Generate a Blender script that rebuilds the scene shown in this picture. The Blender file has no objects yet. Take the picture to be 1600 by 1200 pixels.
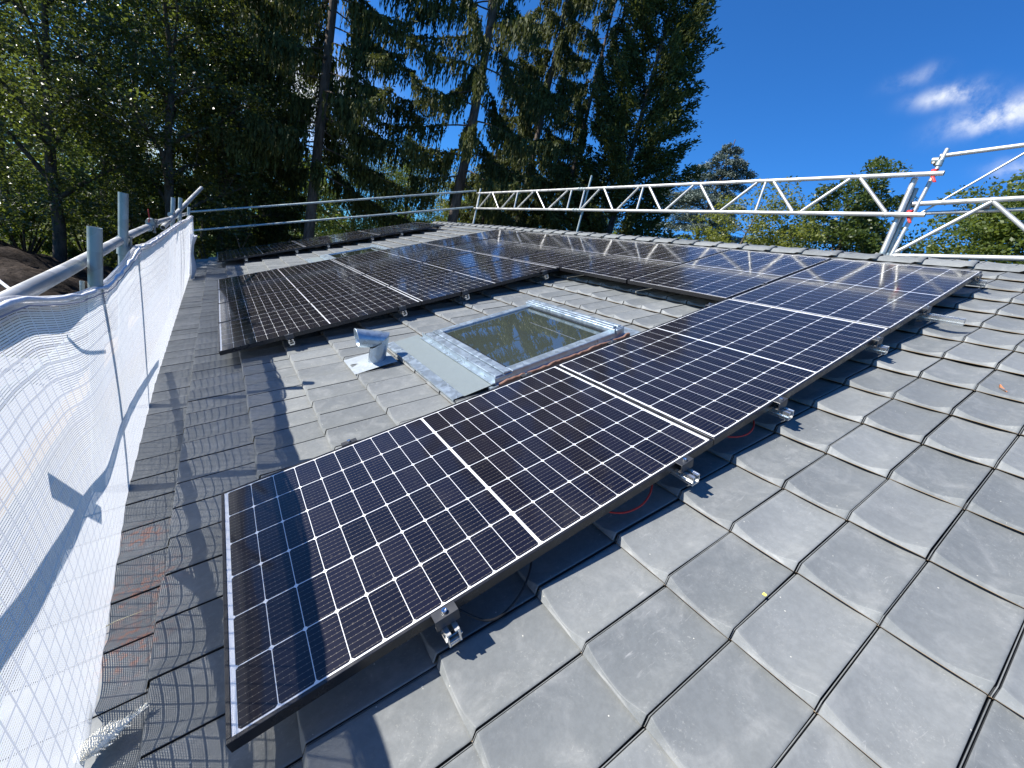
import bpy, math, random
import numpy as np
from mathutils import Vector, Matrix

SC = bpy.context.scene
COL = SC.collection
RNG = np.random.default_rng(7)
random.seed(7)

# ---------------------------------------------------------------- camera, sky, sun
TH = math.asin(0.382)                      # roof pitch
CT, ST = math.cos(TH), math.sin(TH)
cam_d = bpy.data.cameras.new("camera")
cam = bpy.data.objects.new("camera", cam_d)
COL.objects.link(cam)
SC.camera = cam
cam_d.sensor_fit = 'HORIZONTAL'
cam_d.sensor_width = 36.0
cam_d.lens = 36.0 * 647.87 / 1600.0
cam_d.clip_start = 0.02
cam_d.clip_end = 3000.0
CAM = Vector((-0.065, -0.770, 1.112))
fwd = Vector((0.593, 0.768, -0.244)).normalized()
right = Vector((0.804, -0.548, 0.229))
right = (right - fwd * right.dot(fwd)).normalized()
upv = right.cross(fwd)
cam.matrix_world = Matrix(((right.x, upv.x, -fwd.x, CAM.x), (right.y, upv.y, -fwd.y, CAM.y),
                           (right.z, upv.z, -fwd.z, CAM.z), (0, 0, 0, 1)))

SUN = Vector((-0.685, 0.356, 0.635)).normalized()   # towards the sun
SUN_EL = math.asin(SUN.z)
SUN_AZ = math.atan2(SUN.x, SUN.y)                   # from +Y towards +X

SC.view_settings.view_transform = 'Standard'
SC.view_settings.look = 'None'
SC.view_settings.exposure = 0.95
SC.view_settings.gamma = 1.0
SC.view_settings.use_curve_mapping = False

sun_d = bpy.data.lights.new("sun", 'SUN')
sun_d.energy = 4.8
sun_d.angle = math.radians(0.5)
sun_d.color = (1.0, 0.955, 0.88)
sun = bpy.data.objects.new("sun", sun_d)
COL.objects.link(sun)
sun.rotation_euler = (-SUN).to_track_quat('-Z', 'Y').to_euler()
sun.location = (-20, 10, 30)


class NT:
    """small helper for node trees"""
    def __init__(self, tree):
        self.t = tree
        self.n = tree.nodes
        self.l = tree.links

    def new(self, typ, **kw):
        nd = self.n.new(typ)
        for k, v in kw.items():
            setattr(nd, k, v)
        return nd

    def put(self, sock, v):
        if v is None:
            return
        if hasattr(v, 'is_output'):
            self.l.new(v, sock)
        else:
            if isinstance(v, (tuple, list)) and len(v) == 3 and sock.type == 'RGBA':
                v = (*v, 1.0)
            sock.default_value = v

    def math(self, op, a, b=None, c=None, clamp=False):
        nd = self.new('ShaderNodeMath', operation=op, use_clamp=clamp)
        for i, v in enumerate((a, b, c)):
            if v is not None:
                self.put(nd.inputs[i], v)
        return nd.outputs[0]

    def vmath(self, op, a, b=None):
        nd = self.new('ShaderNodeVectorMath', operation=op)
        self.put(nd.inputs[0], a)
        if b is not None:
            self.put(nd.inputs[1], b)
        return nd.outputs['Value'] if op in ('DOT_PRODUCT', 'LENGTH') else nd.outputs[0]

    def scale(self, a, s):
        nd = self.new('ShaderNodeVectorMath', operation='SCALE')
        self.put(nd.inputs[0], a)
        self.put(nd.inputs['Scale'], s)
        return nd.outputs[0]

    def noise(self, vec, scale, detail=3.0, rough=0.5, dist=0.0):
        nd = self.new('ShaderNodeTexNoise')
        self.put(nd.inputs['Vector'], vec)
        nd.inputs['Scale'].default_value = scale
        nd.inputs['Detail'].default_value = detail
        nd.inputs['Roughness'].default_value = rough
        nd.inputs['Distortion'].default_value = dist
        return nd.outputs[0]

    def ramp(self, fac, a, b, lo=0.0, hi=1.0):
        nd = self.new('ShaderNodeMapRange', interpolation_type='SMOOTHSTEP')
        self.put(nd.inputs[0], fac)
        nd.inputs[1].default_value = a
        nd.inputs[2].default_value = b
        nd.inputs[3].default_value = lo
        nd.inputs[4].default_value = hi
        return nd.outputs[0]

    def mix(self, fac, a, b, mode='MIX'):
        nd = self.new('ShaderNodeMix', data_type='RGBA', blend_type=mode)
        self.put(nd.inputs[0], fac)
        self.put(nd.inputs[6], a)
        self.put(nd.inputs[7], b)
        return nd.outputs[2]

    def coords(self, kind='Object'):
        return self.new('ShaderNodeTexCoord').outputs[kind]

    def sep(self, v):
        nd = self.new('ShaderNodeSeparateXYZ')
        self.put(nd.inputs[0], v)
        return nd.outputs

    def bump(self, h, dist=0.01, strength=1.0):
        nd = self.new('ShaderNodeBump')
        nd.inputs['Strength'].default_value = strength
        nd.inputs['Distance'].default_value = dist
        self.put(nd.inputs['Height'], h)
        return nd.outputs[0]


# world: Nishita sky plus a few wisps of cloud placed by direction (at infinity)
world = bpy.data.worlds.new("World")
SC.world = world
world.use_nodes = True
w = NT(world.node_tree)
w.n.clear()
sky = w.new('ShaderNodeTexSky', sky_type='NISHITA')
sky.sun_disc = False
sky.sun_elevation = SUN_EL
sky.sun_rotation = SUN_AZ
sky.altitude = 300.0
sky.air_density = 1.0
sky.dust_density = 0.25
sky.ozone_density = 3.0
dirv = w.coords('Generated')
CLOUDS = [  # direction, long-axis direction, half sizes, strength
    ((0.876, 0.260, 0.405), (-0.2, 0.70, -0.10), 0.034, 0.011, 1.0),
    ((0.902, 0.200, 0.382), (0.05, -0.70, 0.18), 0.046, 0.017, 1.15),
    ((0.935, 0.160, 0.320), (0.05, -0.70, 0.05), 0.030, 0.012, 0.6),
    ((0.851, 0.304, 0.428), (0.0, -0.70, 0.10), 0.026, 0.010, 0.28),
    ((0.120, 0.966, 0.225), (0.9, -0.10, 0.05), 0.090, 0.070, 1.5),
    ((-0.214, 0.975, 0.065), (0.9, 0.10, 0.02), 0.160, 0.060, 1.6),
]
acc = None
warp = w.new('ShaderNodeTexNoise')
w.put(warp.inputs['Vector'], dirv)
warp.inputs['Scale'].default_value = 14.0
warp.inputs['Detail'].default_value = 5.0
wv = w.vmath('SUBTRACT', warp.outputs['Color'], (0.5, 0.5, 0.5))
dirw = w.vmath('ADD', dirv, w.scale(wv, 0.022))
for c, ax, la, lb, st in CLOUDS:
    c = Vector(c).normalized()
    ax = Vector(ax)
    ax = (ax - c * ax.dot(c)).normalized()
    bx = c.cross(ax)
    d = w.vmath('SUBTRACT', dirw, tuple(c))
    a = w.math('DIVIDE', w.vmath('DOT_PRODUCT', d, tuple(ax)), la)
    b = w.math('DIVIDE', w.vmath('DOT_PRODUCT', d, tuple(bx)), lb)
    r2 = w.math('ADD', w.math('MULTIPLY', a, a), w.math('MULTIPLY', b, b))
    front = w.math('GREATER_THAN', w.vmath('DOT_PRODUCT', dirv, tuple(c)), 0.3)
    g = w.math('MULTIPLY', w.math('MULTIPLY', w.math('EXPONENT', w.math('MULTIPLY', r2, -1.0)), st), front)
    acc = g if acc is None else w.math('ADD', acc, g)
wisp = w.noise(dirw, 22.0, 6.0, 0.62)
cl = w.math('MULTIPLY', acc, w.ramp(wisp, 0.28, 0.70))
cl = w.math('MINIMUM', cl, 0.95)
skyc = w.mix(1.0, sky.outputs[0], (0.28, 0.83, 1.46), 'MULTIPLY')
skyc = w.mix(cl, skyc, (8.5, 8.8, 9.3))
bg = w.new('ShaderNodeBackground')
bg.inputs['Strength'].default_value = 0.068
w.put(bg.inputs['Color'], skyc)
wo = w.new('ShaderNodeOutputWorld')
w.l.new(bg.outputs[0], wo.inputs[0])


# ---------------------------------------------------------------- helpers
def R2W(v, u, n):
    """roof coordinates (up-slope, along the ridge, normal) -> world"""
    return Vector((v * CT - n * ST, u, v * ST + n * CT))


ROOF_ROT = (0.0, -TH, 0.0)


def tag(o, label=None, cat=None, group=None, kind=None):
    if label:
        o['label'] = label
    if cat:
        o['category'] = cat
    if group:
        o['group'] = group
    if kind:
        o['kind'] = kind
    return o


def empty(name, loc=(0, 0, 0), rot=(0, 0, 0)):
    o = bpy.data.objects.new(name, None)
    COL.objects.link(o)
    o.location = loc
    o.rotation_euler = rot
    o.empty_display_size = 0.1
    return o


def mesh_np(name, V, F, mats, parent=None, mi=None, smooth=False):
    """V (n,3), F (m,k) arrays -> object"""
    V = np.asarray(V, dtype=np.float32)
    F = np.asarray(F, dtype=np.int32)
    k = F.shape[1]
    me = bpy.data.meshes.new(name)
    me.vertices.add(len(V))
    me.vertices.foreach_set('co', V.ravel())
    me.loops.add(F.size)
    me.loops.foreach_set('vertex_index', F.ravel())
    me.polygons.add(len(F))
    me.polygons.foreach_set('loop_start', np.arange(0, F.size, k, dtype=np.int32))
    if mi is not None:
        me.polygons.foreach_set('material_index', np.asarray(mi, dtype=np.int32))
    if smooth:
        me.polygons.foreach_set('use_smooth', np.ones(len(F), dtype=bool))
    for m in (mats if isinstance(mats, (list, tuple)) else [mats]):
        me.materials.append(m)
    me.update(calc_edges=True)
    o = bpy.data.objects.new(name, me)
    COL.objects.link(o)
    if parent:
        o.parent = parent
    return o


def basis(d):
    d = Vector(d).normalized()
    a = Vector((0, 0, 1)) if abs(d.z) < 0.9 else Vector((1, 0, 0))
    x = d.cross(a).normalized()
    return x, d.cross(x).normalized(), d


class MB:
    """collects boxes, tubes and sheets into ONE mesh"""
    def __init__(self):
        self.v, self.f, self.m, self.s = [], [], [], []

    def add(self, vs, fs, mi=0, smooth=False):
        b = len(self.v)
        self.v += [tuple(p) for p in vs]
        for f in fs:
            self.f.append([b + i for i in f])
            self.m.append(mi)
            self.s.append(smooth)
        return self

    def box(self, lo, hi, mi=0, bev=0.0):
        x0, y0, z0 = lo
        x1, y1, z1 = hi
        if bev <= 0:
            vs = [(x0, y0, z0), (x1, y0, z0), (x1, y1, z0), (x0, y1, z0), (x0, y0, z1), (x1, y0, z1), (x1, y1, z1), (x0, y1, z1)]
            fs = [(0, 3, 2, 1), (4, 5, 6, 7), (0, 1, 5, 4), (1, 2, 6, 5), (2, 3, 7, 6), (3, 0, 4, 7)]
        else:
            b = bev
            vs = []
            for z, e in ((z0, b), (z0 + b, 0), (z1 - b, 0), (z1, b)):
                vs += [(x0 + e, y0 + e, z), (x1 - e, y0 + e, z), (x1 - e, y1 - e, z), (x0 + e, y1 - e, z)]
            fs = [(3, 2, 1, 0), (12, 13, 14, 15)]
            for r in range(3):
                for i in range(4):
                    j = (i + 1) % 4
                    fs.append((r * 4 + i, r * 4 + j, r * 4 + 4 + j, r * 4 + 4 + i))
        return self.add(vs, fs, mi)

    def obox(self, c, ax, ay, az, mi=0):
        """oriented box: centre and three half-axis vectors"""
        c, ax, ay, az = Vector(c), Vector(ax), Vector(ay), Vector(az)
        vs = [c + ax * i + ay * j + az * k for k in (-1, 1) for i, j in ((-1, -1), (1, -1), (1, 1), (-1, 1))]
        fs = [(0, 3, 2, 1), (4, 5, 6, 7), (0, 1, 5, 4), (1, 2, 6, 5), (2, 3, 7, 6), (3, 0, 4, 7)]
        return self.add(vs, fs, mi)

    def path(self, pts, rad, n=10, mi=0, caps=True, hollow=0.0, smooth=True):
        pts = [Vector(p) for p in pts]
        if not isinstance(rad, (list, tuple)):
            rad = [rad] * len(pts)
        x, y, _ = basis(pts[1] - pts[0])
        vs, fs = [], []
        for i, p in enumerate(pts):
            d = (pts[min(i + 1, len(pts) - 1)] - pts[max(i - 1, 0)]).normalized()
            x = (x - d * x.dot(d)).normalized()
            y = d.cross(x)
            for k in range(n):
                a = 2 * math.pi * k / n
                vs.append(p + (x * math.cos(a) + y * math.sin(a)) * rad[i])
        L = len(pts)
        for i in range(L - 1):
            for k in range(n):
                k2 = (k + 1) % n
                fs.append((i * n + k, i * n + k2, (i + 1) * n + k2, (i + 1) * n + k))
        self.add(vs, fs, mi, smooth)
        for e, p, r in ((0, pts[0], rad[0]), (L - 1, pts[-1], rad[-1])):
            if not caps:
                break
            ring = vs[e * n:(e + 1) * n]
            d = (pts[1] - pts[0]).normalized() if e == 0 else (pts[-2] - pts[-1]).normalized()
            if hollow > 0:
                inner = [p + (q - p) * hollow for q in ring]
                deep = [q + d * min(0.12, 0.6 * (pts[0] - pts[1]).length) for q in inner]
                vv = ring + inner + deep
                ff = []
                for k in range(n):
                    k2 = (k + 1) % n
                    ff.append((k, k2, n + k2, n + k))
                    ff.append((n + k, n + k2, 2 * n + k2, 2 * n + k))
                ff.append(tuple(range(2 * n, 3 * n)))
                self.add(vv, ff, mi)
            else:
                self.add(ring, [tuple(range(n))], mi)
        return self

    def tube(self, a, b, r, n=12, mi=0, hollow=0.0, caps=True):
        return self.path([a, b], r, n, mi, caps, hollow)

    def grid(self, P, mi=0, smooth=True):
        """P[i][j] points"""
        ni, nj = len(P), len(P[0])
        vs = [p for row in P for p in row]
        fs = [(i * nj + j, i * nj + j + 1, (i + 1) * nj + j + 1, (i + 1) * nj + j) for i in range(ni - 1) for j in range(nj - 1)]
        return self.add(vs, fs, mi, smooth)

    def build(self, name, mats, parent=None):
        me = bpy.data.meshes.new(name)
        me.from_pydata(self.v, [], self.f)
        for m in (mats if isinstance(mats, (list, tuple)) else [mats]):
            me.materials.append(m)
        me.polygons.foreach_set('material_index', self.m)
        me.polygons.foreach_set('use_smooth', self.s)
        me.update()
        o = bpy.data.objects.new(name, me)
        COL.objects.link(o)
        if parent:
            o.parent = parent
        return o


def copy_tree(o, parent=None):
    c = o.copy()
    COL.objects.link(c)
    if parent:
        c.parent = parent
    for ch in list(o.children):
        copy_tree(ch, c)
    return c


# ---------------------------------------------------------------- materials
def mat(name):
    m = bpy.data.materials.new(name)
    m.use_nodes = True
    t = NT(m.node_tree)
    t.n.clear()
    out = t.new('ShaderNodeOutputMaterial')
    return m, t, out


def pbsdf(t, out, color, rough=0.5, metal=0.0, spec=0.5, normal=None, coat=0.0, coat_rough=0.03, ior=1.45):
    p = t.new('ShaderNodeBsdfPrincipled')
    t.put(p.inputs['Base Color'], color)
    t.put(p.inputs['Roughness'], rough)
    t.put(p.inputs['Metallic'], metal)
    p.inputs['IOR'].default_value = ior
    p.inputs['Specular IOR Level'].default_value = spec
    p.inputs['Coat Weight'].default_value = coat
    p.inputs['Coat Roughness'].default_value = coat_rough
    if normal is not None:
        t.l.new(normal, p.inputs['Normal'])
    if out is not None:
        t.l.new(p.outputs[0], out.inputs[0])
    return p


def simple(name, color, rough=0.5, metal=0.0, var=0.15, scale=8.0, bump=0.0, spec=0.5, bscale=60.0):
    m, t, out = mat(name)
    co = t.coords('Object')
    nz = t.noise(co, scale, 5.0, 0.6)
    c = t.mix(nz, tuple(x * (1 - var) for x in color), tuple(min(1.0, x * (1 + var)) for x in color))
    r = t.ramp(t.noise(co, scale * 2.3, 3.0), 0.25, 0.75, max(0.02, rough - 0.1), min(1.0, rough + 0.1))
    nb = t.bump(t.noise(co, bscale, 3.0), 0.002, bump) if bump > 0 else None
    pbsdf(t, out, c, r, metal, spec, nb)
    return m


def tile_material():
    m, t, out = mat("anthracite_tile")
    co = t.coords('Object')
    at = t.new('ShaderNodeAttribute', attribute_name='tile_tint')
    tint = at.outputs['Fac']
    base = t.mix(tint, (0.142, 0.152, 0.154), (0.198, 0.208, 0.207))
    # cloudy dust that settled on the glaze
    nz = t.noise(co, 9.0, 6.0, 0.65, 0.6)
    base = t.mix(t.ramp(nz, 0.45, 0.75, 0.0, 0.42), base, (0.29, 0.295, 0.285))
    # smears rubbed on by boots and gloves
    mp = t.new('ShaderNodeMapping')
    t.put(mp.inputs['Vector'], co)
    mp.inputs['Scale'].default_value = (5.0, 30.0, 20.0)
    mp.inputs['Rotation'].default_value = (0, 0, 0.5)
    sm = t.noise(mp.outputs[0], 2.2, 6.0, 0.7, 1.5)
    gate = t.ramp(t.noise(co, 4.3, 2.0), 0.5, 0.66)
    base = t.mix(t.math('MULTIPLY', t.ramp(sm, 0.58, 0.72, 0.0, 0.5), gate), base, (0.36, 0.36, 0.35))
    # fine pale scuffs and grit
    fs = t.noise(co, 120.0, 4.0, 0.75)
    base = t.mix(t.math('MULTIPLY', t.ramp(fs, 0.56, 0.70, 0.0, 0.35), t.ramp(t.noise(co, 7.0, 3.0), 0.42, 0.6)), base, (0.40, 0.40, 0.37))
    base = t.mix(t.ramp(t.noise(co, 2.1, 4.0, 0.6), 0.45, 0.7, 0.0, 0.22), base, (0.105, 0.112, 0.115))
    mo = t.noise(co, 46.0, 6.0, 0.7)
    base = t.mix(1.0, base, t.mix(t.ramp(mo, 0.3, 0.7), (0.93, 0.93, 0.93), (1.07, 1.07, 1.07)), 'MULTIPLY')
    # specks of mortar and straw
    vo = t.new('ShaderNodeTexVoronoi', feature='F1')
    t.put(vo.inputs['Vector'], co)
    vo.inputs['Scale'].default_value = 34.0
    sp = t.math('LESS_THAN', vo.outputs['Distance'], 0.07)
    spk = t.math('MULTIPLY', sp, t.math('GREATER_THAN', t.sep(vo.outputs['Color'])[0], 0.86))
    base = t.mix(t.math('MULTIPLY', spk, 0.75), base, (0.60, 0.58, 0.50))
    # two patches of orange brick dust near the eave
    dust = None
    for c, r in (((-0.30, 0.86, -0.14), 0.10), ((-0.30, 0.60, -0.14), 0.09), ((-0.33, 1.20, -0.14), 0.07)):
        d = t.math('DIVIDE', t.vmath('LENGTH', t.vmath('SUBTRACT', co, c)), r)
        g = t.math('EXPONENT', t.math('MULTIPLY', t.math('MULTIPLY', d, d), -1.0))
        dust = g if dust is None else t.math('ADD', dust, g)
    dust = t.math('MULTIPLY', dust, t.ramp(t.noise(co, 38.0, 5.0, 0.7), 0.45, 0.68))
    base = t.mix(t.math('MINIMUM', dust, 0.55), base, (0.42, 0.15, 0.07))
    rough = t.ramp(t.noise(co, 14.0, 4.0), 0.3, 0.7, 0.42, 0.58)
    nb = t.bump(t.noise(co, 90.0, 4.0, 0.6), 0.0012, 0.35)
    pbsdf(t, out, base, rough, 0.0, 0.26, nb)
    return m


def galv(name, color=(0.60, 0.63, 0.65), rough=0.38, spang=28.0, metal=0.85, con=1.0):
    m, t, out = mat(name)
    co = t.coords('Object')
    vo = t.new('ShaderNodeTexVoronoi', feature='F1')
    t.put(vo.inputs['Vector'], co)
    vo.inputs['Scale'].default_value = spang
    s = t.sep(vo.outputs['Color'])[0]
    nz = t.noise(co, 12.0, 5.0, 0.6)
    f = t.math('ADD', t.math('MULTIPLY', s, 0.6), t.math('MULTIPLY', nz, 0.5))
    c = t.mix(f, tuple(x * (1 - 0.32 * con) for x in color), tuple(min(1, x * (1 + 0.15 * con)) for x in color))
    r = t.math('ADD', t.math('MULTIPLY', s, 0.22 * con), rough - 0.08 * con)
    pbsdf(t, out, c, r, metal, 0.5)
    return m


def net_material():
    m, t, out = mat("white_debris_net")
    uv = t.new('ShaderNodeUVMap', uv_map='UVMap').outputs[0]
    s = t.sep(uv)
    wob = t.math('MULTIPLY', t.math('SUBTRACT', t.noise(uv, 5.0, 1.0), 0.5), 0.0012)
    u_ = t.math('ADD', s[0], wob)
    v_ = t.math('ADD', s[1], wob)

    def lines(x, period, duty):
        fr = t.math('FRACT', t.math('DIVIDE', x, period))
        return t.math('LESS_THAN', fr, duty)
    fine = lines(v_, 0.0072, 0.70)
    fine2 = lines(u_, 0.0060, 0.22)
    gx = lines(u_, 0.052, 0.10)
    gy = lines(v_, 0.050, 0.10)
    cov = t.math('MAXIMUM', t.math('MAXIMUM', fine, fine2), t.math('MAXIMUM', gx, gy))
    thick = t.math('MAXIMUM', gx, gy)
    nz = t.noise(uv, 6.0, 5.0, 0.6)
    col = t.mix(nz, (0.72, 0.73, 0.76), (0.82, 0.82, 0.83))
    col = t.mix(t.math('MULTIPLY', thick, 0.25), col, (0.60, 0.62, 0.70))
    df = t.new('ShaderNodeBsdfDiffuse')
    t.put(df.inputs['Color'], col)
    tl = t.new('ShaderNodeBsdfTranslucent')
    t.put(tl.inputs['Color'], col)
    mx = t.new('ShaderNodeMixShader')
    t.put(mx.inputs[0], t.math('SUBTRACT', 0.60, t.math('MULTIPLY', thick, 0.20)))
    t.l.new(df.outputs[0], mx.inputs[1])
    t.l.new(tl.outputs[0], mx.inputs[2])
    tr = t.new('ShaderNodeBsdfTransparent')
    m2 = t.new('ShaderNodeMixShader')
    t.put(m2.inputs[0], cov)
    t.l.new(tr.outputs[0], m2.inputs[1])
    t.l.new(mx.outputs[0], m2.inputs[2])
    t.l.new(m2.outputs[0], out.inputs[0])
    return m


def leaf_material(name, dark, light, trans, tl=0.35, rough=0.45, spec=0.5):
    m, t, out = mat(name)
    gi = t.new('ShaderNodeNewGeometry')
    rnd = gi.outputs['Random Per Island']
    co = t.coords('Object')
    nz = t.noise(co, 0.45, 3.0)
    f = t.math('ADD', t.math('MULTIPLY', rnd, 0.65), t.math('MULTIPLY', t.math('SUBTRACT', nz, 0.35), 0.9), clamp=True)
    c = t.mix(f, dark, light)
    p = pbsdf(t, None, c, rough, 0.0, spec)
    tb = t.new('ShaderNodeBsdfTranslucent')
    t.put(tb.inputs['Color'], t.mix(f, tuple(x * 0.7 for x in trans), trans))
    mx = t.new('ShaderNodeMixShader')
    mx.inputs[0].default_value = tl
    t.l.new(p.outputs[0], mx.inputs[1])
    t.l.new(tb.outputs[0], mx.inputs[2])
    t.l.new(mx.outputs[0], out.inputs[0])
    return m


def bark_material(name, a, b, scale=6.0):
    m, t, out = mat(name)
    co = t.coords('Object')
    mp = t.new('ShaderNodeMapping')
    t.put(mp.inputs['Vector'], co)
    mp.inputs['Scale'].default_value = (1.0, 1.0, 0.25)
    nz = t.noise(mp.outputs[0], scale, 6.0, 0.7)
    c = t.mix(t.ramp(nz, 0.3, 0.7), a, b)
    pbsdf(t, out, c, 0.9, 0.0, 0.2, t.bump(nz, 0.04, 1.0))
    return m


def cell_material():
    m, t, out = mat("solar_cell")
    co = t.coords('Object')
    s = t.sep(co)
    # thin silver busbars run along the long side of the module
    fr = t.math('FRACT', t.math('DIVIDE', t.math('SUBTRACT', s[1], 0.0225), 0.01835))
    bus = t.math('LESS_THAN', fr, 0.055)
    # solder dots along the busbars
    fx = t.math('FRACT', t.math('DIVIDE', s[0], 0.0138))
    dot = t.math('MULTIPLY', t.math('LESS_THAN', fr, 0.095), t.math('LESS_THAN', fx, 0.14))
    gi = t.new('ShaderNodeNewGeometry')
    rnd = gi.outputs['Random Per Island']
    base = t.mix(rnd, (0.0040, 0.0050, 0.014), (0.0075, 0.0085, 0.022))
    base = t.mix(t.math('MULTIPLY', bus, 0.55), base, (0.20, 0.20, 0.20))
    base = t.mix(t.math('MULTIPLY', dot, 0.5), base, (0.36, 0.36, 0.34))
    # a film of dust
    dz = t.noise(co, 5.0, 5.0, 0.65)
    base = t.mix(t.ramp(dz, 0.4, 0.9, 0.0, 0.022), base, (0.42, 0.42, 0.42))
    # dried rain spots
    vo = t.new('ShaderNodeTexVoronoi', feature='F1')
    t.put(vo.inputs['Vector'], co)
    vo.inputs['Scale'].default_value = 42.0
    vs_ = t.sep(vo.outputs['Color'])
    ringd = t.math('LESS_THAN', t.math('ABSOLUTE', t.math('SUBTRACT', vo.outputs['Distance'], t.math('MULTIPLY', vs_[1], 0.22))), 0.035)
    spot = t.math('MULTIPLY', ringd, t.math('GREATER_THAN', vs_[0], 0.72))
    base = t.mix(t.math('MULTIPLY', spot, 0.06), base, (0.45, 0.45, 0.44))
    oi = t.new('ShaderNodeObjectInfo')
    smear = t.noise(t.vmath('ADD', co, t.scale(oi.outputs['Location'], 3.0)), 1.7, 6.0, 0.7, 1.2)
    base = t.mix(t.ramp(smear, 0.52, 0.72, 0.0, 0.018), base, (0.5, 0.5, 0.5))
    nb = t.bump(t.noise(co, 260.0, 2.0), 0.0004, 0.12)
    p = pbsdf(t, out, base, 0.32, 0.0, 0.12, nb, 1.0, 0.07)
    p.inputs['Coat IOR'].default_value = 1.36
    t.put(p.inputs['Coat Roughness'], t.ramp(smear, 0.3, 0.75, 0.055, 0.105))
    p.inputs['Coat Tint'].default_value = (1.0, 0.91, 0.78, 1.0)
    return m


def glossy_sheet(name, color):
    m, t, out = mat(name)
    co = t.coords('Object')
    nz = t.noise(co, 6.0, 4.0)
    p = pbsdf(t, out, t.mix(nz, tuple(x * 0.9 for x in color), color), 0.35, 0.0, 0.5, None, 1.0, 0.075)
    p.inputs['Coat IOR'].default_value = 1.38
    return m


def grass_material():
    m, t, out = mat("lawn")
    co = t.coords('Object')
    a = t.noise(co, 0.12, 5.0)
    b = t.noise(co, 6.0, 5.0, 0.7)
    c = t.mix(b, (0.028, 0.055, 0.014), (0.065, 0.105, 0.028))
    c = t.mix(t.ramp(a, 0.35, 0.7), c, (0.085, 0.085, 0.035))
    pbsdf(t, out, c, 0.95, 0.0, 0.1, t.bump(b, 0.05, 1.0))
    return m


def earth_material():
    m, t, out = mat("brown_earth")
    co = t.coords('Object')
    b = t.noise(co, 3.0, 7.0, 0.75, 0.4)
    c = t.mix(t.ramp(b, 0.3, 0.7), (0.020, 0.015, 0.013), (0.110, 0.088, 0.074))
    pbsdf(t, out, c, 0.95, 0.0, 0.15, t.bump(b, 0.25, 1.0))
    return m


def feather_material():
    return simple("dirty_white_fluff", (0.84, 0.80, 0.68), 0.85, 0.0, 0.2, 25.0, 0.6)


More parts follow.
